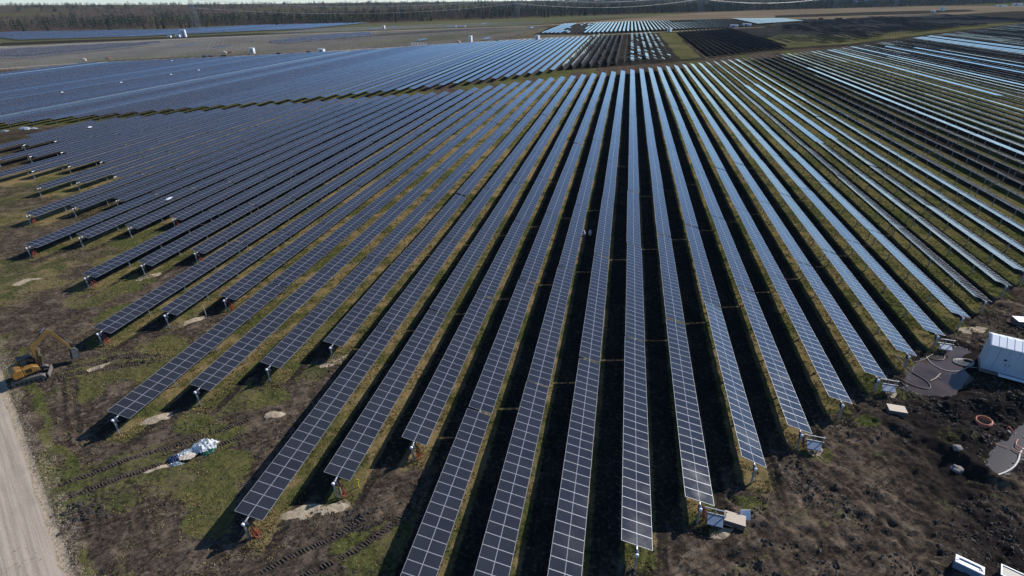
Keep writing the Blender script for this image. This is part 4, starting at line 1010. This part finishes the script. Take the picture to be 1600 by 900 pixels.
plate("boom", [(0.95, 1.10), (1.25, 1.15), (1.62, 2.5), (1.80, 3.95), (3.55, 5.20), (3.62, 5.62), (3.40, 5.72), (1.30, 4.45), (1.12, 4.05), (1.15, 2.6), (0.85, 1.35)], 0.34, M['yellow_dirty'])
plate("arm", [(3.30, 5.62), (3.62, 5.75), (3.95, 5.15), (4.95, 2.15), (4.82, 1.95), (4.65, 2.05), (3.60, 4.75), (3.25, 5.25)], 0.26, M['yellow_dirty'])
def cyl(a, c_, y_, r_):
    a = Vector((a[0], y_, a[1])); c_ = Vector((c_[0], y_, c_[1])); mid = a.lerp(c_, 0.58)
    b = MB(); b.bar(a, mid, r_, 8); o = b.build("hydraulic_cylinder", [M['black']], ex); b = MB(); b.bar(mid, c_, r_ * 0.55, 8); b.build("piston_rod", [M['chrome']], o)
for y_ in (-0.30, 0.30): cyl((1.35, 1.25), (1.95, 3.7), y_, 0.09)
cyl((2.0, 4.75), (3.42, 5.98), 0.0, 0.09); cyl((3.95, 5.15), (5.15, 2.55), 0.0, 0.08)
plate("bucket_link", [(4.78, 2.50), (5.15, 2.60), (5.25, 2.35), (5.05, 1.85), (4.75, 2.0)], 0.25, M['black'])
b = MB(); prof = [(4.70, 2.05), (5.15, 1.95), (5.40, 1.45), (5.35, 0.85), (4.95, 0.45), (4.45, 0.55), (4.48, 0.66), (4.92, 0.62), (5.20, 0.92), (5.24, 1.4), (5.05, 1.78), (4.72, 1.88)]
b.prism(prof, -0.55, 0.55)
for y_ in (-0.55, 0.52): b.prism([(4.70, 2.0), (5.15, 1.95), (5.38, 1.45), (5.33, 0.85), (4.95, 0.47), (4.47, 0.57), (4.6, 1.3)], y_, y_ + 0.03)
bk = b.build("bucket", [M['bucket']], ex)
for i in range(5):
    b = MB(); b.box((4.40, -0.46 + 0.23 * i, 0.60), (0.16, 0.08, 0.07), 0, None, 0.7); b.build("tooth", [M['bucket']], bk)

# ------------------------------------------------------------------ rubbish and loose sheets
def crumple(name, x, y, rx, ry, hh, mat, label, cat, seed, rz=0.0, z=None, parent=None):
    n = 15; r_ = random.Random(seed); V = []; F = []
    z0 = h1(x, y) if z is None else z
    for i in range(n):
        for j in range(n):
            u = -1 + 2 * i / (n - 1); v = -1 + 2 * j / (n - 1); q = u * u + v * v
            e = 1 - 0.25 * abs(u * v) + r_.uniform(-0.12, 0.12)
            zz = max(0.0, 1 - q * 0.75) * hh * (0.45 + 1.0 * r_.random()) + 0.02
            px, py = u * rx * e, v * ry * e
            V.append((x + px * math.cos(rz) - py * math.sin(rz), y + px * math.sin(rz) + py * math.cos(rz), z0 + zz))
    for i in range(n - 1):
        for j in range(n - 1): a = i * n + j; F.append((a, a + n, a + n + 1, a + 1))
    me = bpy.data.meshes.new(name); me.from_pydata(V, [], F); me.materials.append(mat); me.update()
    o = link(bpy.data.objects.new(name, me), parent); mo = o.modifiers.new("thick", 'SOLIDIFY'); mo.thickness = 0.02
    return tag(o, label, cat)
crumple("plastic_sheet", -41.25, 34.45, 1.35, 0.95, 0.75, M['plastic'], "larger crumpled white plastic sheet in the rubbish heap", "plastic sheet", 1, 0.5)
crumple("plastic_sheet", -42.55, 33.15, 1.25, 0.70, 0.50, M['plastic'], "white plastic sheet under the cardboard in the rubbish heap", "plastic sheet", 2, 0.6)
crumple("plastic_sheet", -43.25, 32.45, 0.75, 0.55, 0.40, M['bluefilm'], "dark blue plastic film at the left of the rubbish heap", "plastic sheet", 3, 0.4)
crumple("plastic_sheet", -42.55, 31.85, 0.75, 0.28, 0.28, M['plastic'], "small white plastic scrap in front of the rubbish heap", "plastic sheet", 4, 0.35)
crumple("plastic_sheet", -40.35, 33.95, 0.75, 0.4, 0.22, M['greenfilm'], "green plastic film at the right of the rubbish heap", "plastic sheet", 5, 0.7)
o = crumple("cardboard_sheet", -41.95, 32.75, 0.85, 0.5, 0.10, M['card'], "torn cardboard lying on the white rubbish heap", "cardboard", 6, 0.35, h1(-42, 32.8) + 0.48)
# white sheet on a table, bright scraps by the service road
xk = X0 + PP * -19
crumple("plastic_sheet", xk + 0.2, 100.6, 0.55, 1.15, 0.10, M['plastic'], "white plastic sheet lying on a navy solar table", "plastic sheet", 7, 0.3, HA + 0.02)
for (x, y, a, c_, q, d_) in ((-229.0, 170.4, 2.6, 1.3, 0.8, "large white heap of film beside the service road at far left"), (-226.2, 171.6, 1.5, 0.7, 0.4, "thin white film right of the large heap on the service road"), (-233.3, 166.0, 1.6, 0.7, 0.4, "white film left of the large heap on the service road"), (-150.5, 95.9, 0.5, 0.4, 0.5, "small pale rag at the far left row ends")):
    crumple("film_heap", x, y, a, c_, q, M['plastic'], d_, "film heap", int(x) % 97, 0.2)
for (x, y, d_) in ((-5.6, 99.4, "pale sack standing in the shadow strip between two middle rows"), (-4.35, 100.0, "bluish sack right of the pale sack in the shadow strip")):
    root = empty("sack", (x, y, h1(x, y)), 0.2, d_, "sack", "pale sacks in the shadow")
    b = MB(); b.bar((0, 0, 0), (0, 0, 0.75), 0.30, 10, 0, 0.36); b.bar((0, 0, 0.75), (0, 0, 1.0), 0.36, 10, 0, 0.12); b.build("sack_body", [M['sack']], root, smooth=True)
    b = MB(); b.bar((0, 0, 1.0), (0.02, 0, 1.14), 0.12, 8, 0, 0.2); b.build("sack_neck", [M['sack']], root, smooth=True)
def boulder(x, y, r_, seed, label):
    rr = random.Random(seed); import bmesh
    bm = bmesh.new(); bmesh.ops.create_icosphere(bm, subdivisions=2, radius=r_)
    for v in bm.verts: v.co = v.co * (1 + rr.uniform(-0.22, 0.2)); v.co.z *= 0.7
    me = bpy.data.meshes.new("boulder"); bm.to_mesh(me); bm.free(); me.materials.append(M['stone'])
    o = link(bpy.data.objects.new("boulder", me)); o.location = (x, y, h1(x, y) + r_ * 0.25); tag(o, label, "boulder")
boulder(35.8, 45.6, 0.52, 3, "grey boulder in the rut left of the grey puddle")
boulder(36.4, 47.6, 0.45, 4, "flat pale boulder behind the grey boulder")
boulder(45.3, 52.0, 0.3, 6, "small white boulder beside the orange conduit end")
boulder(44.0, 52.5, 0.25, 8, "small pale boulder left of the orange conduit end")

# ------------------------------------------------------------------ far cabins, sheds, vehicles
def cabin(name, x, y, w, l, hh, rz, label, grp=None, cat="cabin", mat='white'):
    root = empty(name, (x, y, 0.15), rz, label, cat, grp)
    b = MB(); b.box((0, 0, hh / 2), (w, l, hh)); b.build("wall", [M[mat]], root)
    b = MB(); b.box((0, 0, hh + 0.06), (w + 0.25, l + 0.25, 0.14)); b.build("roof", [M['kiosk_roof']], root)
    b = MB(); b.box((0, -l / 2 - 0.03, hh * 0.45), (w * 0.3, 0.05, hh * 0.8)); b.build("door", [M['grey_blue']], root)
AZ = lambda x, y: math.atan2(y, x) - math.pi / 2 - 0.55
for (x, y, w, l, hh, d_) in ((-641, 749, 7.0, 3, 9.5, "tall white cabin by the long sandy track at far left"), (-651, 748.5, 6.5, 3, 3.0, "low white cabin left of the tall cabin by the track"), (-659, 741, 5, 3, 2.2, "lowest white cabin at the left end of its group"), (-350, 490.5, 4.2, 3, 4.8, "white cabin at the far corner of the blue block"), (-283, 499, 6.0, 3.5, 3.3, "long white cabin on the sandy edge of the blue block"), (-175, 638, 3.2, 3, 6.5, "narrow white tower cabin by the blue block's far edge"), (-410, 941, 3.6, 3, 6.0, "narrow white cabin beyond the long sandy track"), (-103, 668, 4.0, 4, 5.0, "grey white kiosk at the near corner of the bright block"), (54, 826, 5, 4, 4.5, "pale kiosk on the track before the bright far rows"), (155, 938, 12, 4, 3.5, "white cabin right of the bright far rows"), (180, 976, 13, 4, 3.5, "brightest white cabin by the dark navy block"), (716, 1609, 9, 6, 4.5, "white cabin on the verge of the dark field at right"), (796, 1743, 8, 6, 9, "tall pale cabin on the far right verge")):
    cabin("cabin", x, y, w, l, hh, AZ(x, y), d_, "white cabins scattered round the site")
for (x, y, w, l, d_) in ((-311, 1006, 22, 5, "long pale stack beyond the sandy track, left one"), (-297, 1017, 22, 5, "long pale stack beyond the sandy track, right one")):
    root = empty("pallet_stack", (x, y, 0.15), AZ(x, y), d_, "pallet stack", "pallet stacks beyond the sandy track")
    for i in range(4):
        b = MB(); b.box((-w / 2 + (i + .5) * w / 4, 0, 0.9), (w / 4 - 0.5, l, 1.8)); b.build("pallet", [M['kiosk']], root)
for (x, y, rz, w, d_) in ((965, 2864, 0.2, 30, "white gabled shed at the forest foot, left one"), (1029, 2909, 0.2, 34, "white gabled shed at the forest foot, right one")):
    root = empty("shed", (x, y, 0.2), AZ(x, y) + rz, d_, "shed", "white sheds before the forest")
    b = MB(); b.box((0, 0, 4), (w, 16, 8)); b.build("wall", [M['white']], root)
    b = MB(); b.prism([(-0.5, 8), (8.3, 15), (17, 8)], 0, 1); b.v = [(-w / 2 - 0.5 + p[1] * (w + 1), p[0] - 8.2, p[2]) for p in b.v]; b.build("roof", [M['kiosk_roof']], root)
for (x, y, w, hh, d_) in ((977, 2639, 64, 3.5, "long low white hall below the two sheds"), (1031, 2491, 60, 4, "long white hall right of the two sheds"), (1496, 3517, 55, 5, "pale hall among the trees at upper right"), (1254, 2271, 26, 6, "white hall near the right edge, nearer one"), (1330, 2330, 34, 6, "white hall at the very right edge of the meadow"), (1160, 2180, 26, 4, "low pale hall left of the right edge halls")):
    cabin("hall", x, y, w, 12, hh, AZ(x, y), d_, "long pale halls before the forest", "hall")
def truck(x, y, rz, col, d_, cat="truck"):
    root = empty("truck", (x, y, 0.2), rz, d_, cat, "vehicles working on the far field")
    b = MB(); b.box((-1.2, 0, 1.9), (5.2, 2.4, 1.8)); b.build("cargo_bed", [M[col]], root)
    b = MB(); b.box((2.6, 0, 1.75), (1.9, 2.4, 2.2)); b.build("cab", [M[col]], root, bevel=0.15)
    for sx in (-2.6, -1.2, 2.5):
        for sy_ in (-1, 1):
            b = MB(); b.bar((sx, sy_ * 1.0, 0.5), (sx, sy_ * 1.3, 0.5), 0.5, 10); b.build("wheel", [M['black']], root)
truck(388, 1216, 0.2, 'darkveh', "dark truck on the brown meadow, rightmost of three"); truck(382, 1212, 0.3, 'darkveh', "dark truck left beside the rightmost truck"); truck(357, 1223, 0.1, 'darkveh', "lone dark truck on the brown meadow"); truck(327, 1214, 0.1, 'white', "white truck on the brown meadow")
for i_, (x, y, c_) in enumerate(((-374, 455, 'darkveh'), (-368, 456, 'darkveh'), (-357, 459, 'darkveh'), (-374, 491, 'conduit'), (-380, 490, 'wood'), (-317, 482, 'darkveh'), (-294, 495, 'darkveh'), (-186, 626, 'wood'), (-148, 650, 'darkveh'), (-463, 416, 'wood'), (-500, 360, 'stone'), (-450, 428, 'conduit'))):
    names_ = ["left one of two dark boxes by the blue block's far edge", "right one of two dark boxes by the blue block's far edge", "dark box a little right of the pair by the blue block", "reddish pile just left of the far corner cabin", "timber pile left of the reddish pile by the far corner cabin", "dark pile left of the long white cabin", "dark pile touching the long white cabin's left end", "pale timber pile left of the narrow tower cabin", "dark pile right of the narrow tower cabin", "timber pile on the sandy edge at far left", "grey pile at the left end of the sandy edge", "reddish pile beside the timber pile at far left"][i_]
    root = empty("material_pile", (x, y, 0.15), AZ(x, y), names_, "pile", "material piles along the blue block's far edge")
    for q in range(3):
        b = MB(); b.box((-1.3 + 1.3 * q + random.gauss(0, .2), random.gauss(0, .3), 0.9 + 0.2 * (q % 2)), (1.2, 2.2, 1.8 + 0.4 * (q % 2))); b.build("bundle", [M[c_]], root, bevel=0.08)
BW = [(-288.5, 240.3), (-288.6, 277.6), (-286.9, 314.6), (-286.0, 338.9), (-358.6, 398.6), (-193.2, 166.1)]
for i_, (x, y) in enumerate(BW):
    crumple("plastic_sheet", x, y, 0.6, 0.9, 0.25, M['white'], "white sheet on a blue table, " + ["leftmost of the five", "second from left of five", "third from left of five", "rightmost of the five", "farthest of the five", "at the far left of the navy rows"][i_], "plastic sheet", 40 + i_, 0.2, HA + 0.35)
# white bar fence panel stack at the edge of the blue block
root = empty("railing", (-217, 583, 0.1), AZ(-217, 583) , "long pale railing frame at the far edge of the blue block", "railing")
for i in range(11):
    b = MB(); b.box((-9.5 + 1.9 * i, 0, 1.6), (0.4, 0.3, 3.2)); b.build("post", [M['white']], root)
for zz in (3.1,):
    b = MB(); b.box((0, -0.3, zz), (20, 0.2, 0.3)); b.build("rail", [M['white']], root)

# ------------------------------------------------------------------ pylons and wires
PY = [(-806, 982, 78), (-262, 1380, 66), (195, 1790, 78), (646, 2095, 70), (818, 2090, 70)]
PD = ["pylon on the left rising above the horizon", "faint pylon at the forest edge in the left middle", "pylon at the middle of the forest edge", "pylon left of the white sheds", "pylon right of the white sheds"]
arms = []
for (x, y, H_), d_ in zip(PY, PD):
    rz = AZ(x, y); root = empty("pylon", (x, y, 0), rz, "lattice steel " + d_, "pylon", "lattice pylons of the power line")
    bw = 5.0; tw = 0.9
    for sx in (-1, 1):
        for sy_ in (-1, 1):
            b = MB(); b.bar((sx * bw, sy_ * bw, 0), (sx * tw, sy_ * tw, H_), 0.22, 4); b.build("leg", [M['pylon']], root)
    b = MB(); n = 9
    for i in range(n):
        z0, z1 = H_ * i / n, H_ * (i + 1) / n; w0 = bw + (tw - bw) * i / n; w1 = bw + (tw - bw) * (i + 1) / n
        for q in range(4):
            c_ = [(-1, -1), (1, -1), (1, 1), (-1, 1)]; a0 = c_[q]; a1 = c_[(q + 1) % 4]
            b.bar((a0[0] * w0, a0[1] * w0, z0), (a1[0] * w1, a1[1] * w1, z1), 0.12, 3); b.bar((a1[0] * w0, a1[1] * w0, z0), (a0[0] * w1, a0[1] * w1, z1), 0.12, 3)
    o = b.build("lattice", [M['pylon']], root); o['kind'] = 'stuff'
    hs = (0.55, 0.72, 0.89) if H_ < 75 else (0.50, 0.68, 0.86)
    ends = []
    for q, fr in enumerate(hs):
        al = 7.5 - 1.2 * q
        b = MB()
        for sx in (-1, 1):
            b.bar((0, 0, H_ * fr + 1.4), (sx * al, 0, H_ * fr), 0.16, 4); b.bar((0, 0, H_ * fr - 0.6), (sx * al, 0, H_ * fr), 0.16, 4)
        b.build("crossarm", [M['pylon']], root)
        for sx in (-1, 1):
            b = MB(); b.bar((sx * al, 0, H_ * fr), (sx * al, 0, H_ * fr - 2.6), 0.16, 6); b.build("insulator", [M['glass']], root)
            ends.append((x + sx * al * math.cos(rz), y + sx * al * math.sin(rz), H_ * fr - 2.6))
    arms.append(ends)
WN = ["lowest", "lowest", "middle", "middle", "highest", "highest"]; WS = ["near", "far"]
span_d = ["from left pylon to faint pylon", "from faint pylon to middle pylon", "from middle pylon to pylon left of sheds", "from pylon left to pylon right of sheds"]
for a in range(4):
    for q in range(6):
        if a == 3 and q > 1: continue
        p0, p1 = Vector(arms[a][q]), Vector(arms[a + 1][q]); sag = 15.0 if a < 3 else 4
        pts_ = [p0.lerp(p1, i / 24) - Vector((0, 0, 4 * sag * (i / 24) * (1 - i / 24))) for i in range(25)]
        b = MB(); b.tube(pts_, 0.10, 4)
        tag(b.build("power_line", [M['wire']]), f"{WN[q]} power wire on the {WS[q % 2]} side, {span_d[a]}", "power line", "wires strung between the pylons")

# ------------------------------------------------------------------ trees
def bare_tree(hh, seed, n=64, cw=0.34):
    r_ = random.Random(seed); tv, tf = [], []
    b = MB(); top = (r_.gauss(0, .2), r_.gauss(0, .2), hh * 0.92); b.bar((0, 0, -0.5), (top[0] * .4, top[1] * .4, hh * 0.5), 0.20, 5, 0, 0.12); b.bar((top[0] * .4, top[1] * .4, hh * 0.5), top, 0.12, 5, 0, 0.03)
    for q in range(6):
        z = hh * r_.uniform(0.35, 0.7); a = r_.uniform(0, 6.28); L = hh * r_.uniform(0.15, 0.28)
        b.bar((0, 0, z), (math.cos(a) * L * .6, math.sin(a) * L * .6, z + L), 0.07, 4, 0, 0.02)
    for q in range(n):
        z = hh * r_.uniform(0.25, 0.95); rad = hh * cw * (1 - abs(z / hh - 0.55) * 1.3) * math.sqrt(r_.random()); a = r_.uniform(0, 6.28)
        x, y = rad * math.cos(a), rad * math.sin(a); L = hh * r_.uniform(0.10, 0.22); w = 0.16 + 0.30 * r_.random(); a2 = r_.uniform(0, 6.28)
        o = len(tv); tv += [(x - w * math.cos(a2), y - w * math.sin(a2), z), (x + w * math.cos(a2), y + w * math.sin(a2), z), (x * 1.25 + r_.gauss(0, .3), y * 1.25 + r_.gauss(0, .3), z + L)]; tf.append((o, o + 1, o + 2))
    return b, tv, tf
def spruce_tree(hh, seed, n=9):
    r_ = random.Random(seed); tv, tf = [], []
    b = MB(); b.bar((0, 0, -0.5), (0, 0, hh * 0.95), 0.22, 5, 0, 0.04)
    for t_ in range(n):
        q = t_ / n; z = hh * (0.10 + 0.86 * q); rad = hh * 0.19 * (1 - q) ** 0.85 + 0.15; m_ = 9
        for i in range(m_):
            a = 6.28 * (i + r_.random() * .8) / m_; rr = rad * r_.uniform(0.65, 1.25); w = rad * 0.36
            o = len(tv); tv += [(0, 0, z + hh * 0.10), (rr * math.cos(a) - w * math.sin(a), rr * math.sin(a) + w * math.cos(a), z - hh * r_.uniform(0.0, 0.05)), (rr * math.cos(a) + w * math.sin(a), rr * math.sin(a) - w * math.cos(a), z - hh * r_.uniform(0.0, 0.05))]; tf.append((o, o + 1, o + 2))
    return b, tv, tf
FO = np.array([(-1172, 903), (-954, 973), (-767, 1106), (-532, 1224), (-288, 1447), (27, 1735), (430, 2030), (900, 2293), (1535, 2744), (1900, 3000)], float)
seglen = np.hypot(*np.diff(FO, axis=0).T); cum = np.concatenate([[0], np.cumsum(seglen)])
def fo_at(t_): return np.interp(t_, cum, FO[:, 0]), np.interp(t_, cum, FO[:, 1])
protos = []
for i in range(5):
    b, tv, tf = bare_tree(9.5 + i * 0.8, 20 + i); tm = b.mesh("trunk", [M['bark']])
    cm = bpy.data.meshes.new("crown"); cm.from_pydata(tv, [], tf); cm.materials.append(M['bare']); cm.update(); protos.append((tm, cm))
sprotos = []
for i in range(4):
    b, tv, tf = spruce_tree(13 + i * 1.5, 60 + i); tm = b.mesh("trunk", [M['bark']])
    cm = bpy.data.meshes.new("crown"); cm.from_pydata(tv, [], tf); cm.materials.append(M['spruce']); cm.update(); sprotos.append((tm, cm))
for i in range(290):
    t_ = 30 + (cum[-2] - 60) * (i + random.random() * 0.8) / 290; x, y = fo_at(t_)
    off = random.uniform(-6, 6); x += -off * 0.6; y += off
    sprc = random.random() < (0.24 if x < -300 else 0.38)
    pm = random.choice(sprotos if sprc else protos); sc = random.uniform(0.75, 1.2)
    if sprc:
        o = empty("spruce_tree", (x, y, h1(x, y)), random.uniform(0, 6.28), "dark green spruce standing at the near edge of the forest", "tree", "dark spruces along the forest edge")
    else:
        o = empty("birch_tree", (x, y, h1(x, y)), random.uniform(0, 6.28), "bare brown tree standing at the near edge of the forest", "tree", "bare brown trees along the forest edge")
    o.scale = (sc, sc, sc * random.uniform(0.85, 1.1))
    link(bpy.data.objects.new("trunk", pm[0]), o); link(bpy.data.objects.new("crown", pm[1]), o)

def scatter(name, P, tmpl, sc, mat, label):
    """tmpl: list of (V,F) variants; one merged mesh"""
    Vs, Fs = [], []; off = 0
    which = RNG.integers(0, len(tmpl), len(P))
    for w in range(len(tmpl)):
        idx = np.where(which == w)[0]
        if not len(idx): continue
        tv, tf = tmpl[w]; a = RNG.uniform(0, 6.28, len(idx)); c_, s_ = np.cos(a), np.sin(a)
        x = tv[None, :, 0] * c_[:, None] - tv[None, :, 1] * s_[:, None]; y = tv[None, :, 0] * s_[:, None] + tv[None, :, 1] * c_[:, None]
        V = np.stack([x * sc[idx, None, 0] + P[idx, 0, None], y * sc[idx, None, 0] + P[idx, 1, None], tv[None, :, 2] * sc[idx, None, 1] + P[idx, 2, None]], 2)
        Vs.append(V.reshape(-1, 3)); Fs.append((tf[None] + (np.arange(len(idx)) * len(tv))[:, None, None]).reshape(-1, 3) + off); off += len(idx) * len(tv)
    me = np_mesh(name, np.concatenate(Vs), np.concatenate(Fs), [mat]); return tag(link(bpy.data.objects.new(name, me)), label, "forest", None, 'stuff')
def T(fn): _, tv, tf = fn; return np.array(tv), np.array(tf)
bt = [T(bare_tree(10 + i, 100 + i, 26, 0.38)) for i in range(4)]; st = [T(spruce_tree(14 + i * 1.4, 130 + i, 4)) for i in range(4)]
def wide(tv, kx): v = tv[0].copy(); v[:, :2] *= kx; return v, tv[1]
bands = [(1, 330, 17000, 1.05, 1.0), (330, 1400, 13000, 1.35, 1.0), (1400, 3300, 9000, 2.2, 1.1), (3300, 5600, 5000, 4.0, 1.3)]
PB, SB, PS, SS = [], [], [], []
for (d0, d1, n, kx, kz) in bands:
    t_ = RNG.uniform(-900, cum[-1] + 1500, n); x = np.interp(t_, [-900, *cum, cum[-1] + 1500], [-1950, *FO[:, 0], 2900]); y = np.interp(t_, [-900, *cum, cum[-1] + 1500], [520, *FO[:, 1], 3900])
    dd = d0 + (d1 - d0) * RNG.random(n) ** (1.7 if d0 < 5 else 1.15); az = np.arctan2(x, y) - 0.05
    x = x + dd * np.sin(az) * 1.0; y = y + dd * np.cos(az)
    if d0 > 1000: x = x + RNG.normal(0, 400, n)
    # clearing at far left
    clear = inside(x, y, [(-3200, 2300), (-2400, 1750), (-2150, 1900), (-2700, 2600)])
    f_ = fbm(x, y, 0.006, 3, 7); deep = np.interp(dd, [0, 50, 110, 160, 400, 800, 1600], [-0.34, -0.20, 0.02, 0.15, 0.17, 0.0, 0.12])
    leftness = sstep(-700, -1000, x) * 0.17
    isS = f_ + deep - leftness + RNG.normal(0, 0.06, n) > 0.52
    z = height(x, y); P = np.stack([x, y, z], 1); s0 = RNG.uniform(0.6, 1.2, n) ** 1.2 * np.where(isS, 1.2, np.interp(dd, [0, 50, 120], [0.55, 0.75, 1.0])) * (0.75 + 0.5 * fbm(x, y, 0.012, 2, 8)); sc = np.stack([s0 * kx, s0 * kz], 1)
    PB.append(P[~isS & ~clear]); SB.append(sc[~isS & ~clear]); PS.append(P[isS & ~clear]); SS.append(sc[isS & ~clear])
scatter("forest", np.concatenate(PB), bt, np.concatenate(SB), M['bare'], "leafless brown forest reaching to the horizon")
scatter("forest", np.concatenate(PS), st, np.concatenate(SS), M['spruce'], "dark spruce forest reaching to the horizon")

# ------------------------------------------------------------------ haze
HAZE = 1.6e-5
me = bpy.data.meshes.new("haze")
b = MB(); b.box((0, 4000, 59), (21000, 11500, 122)); me = b.mesh("haze", [])
hm = bpy.data.materials.new("haze_air"); hm.use_nodes = True; hn = hm.node_tree.nodes
for n in list(hn): hn.remove(n)
ho = hn.new("ShaderNodeOutputMaterial"); hv = hn.new("ShaderNodeVolumePrincipled")
hv.inputs["Color"].default_value = (0.55, 0.78, 1.0, 1); hv.inputs["Density"].default_value = HAZE; hv.inputs["Anisotropy"].default_value = 0.2
hm.node_tree.links.new(hv.outputs[0], ho.inputs["Volume"])
me.materials.clear(); me.materials.append(hm)
tag(link(bpy.data.objects.new("haze", me)), "thin blue air between camera and forest", None, None, 'stuff')
print("tables", len(tables), "chosen", len(chosen), "module parts", n_mod, "objects", len(bpy.data.objects))
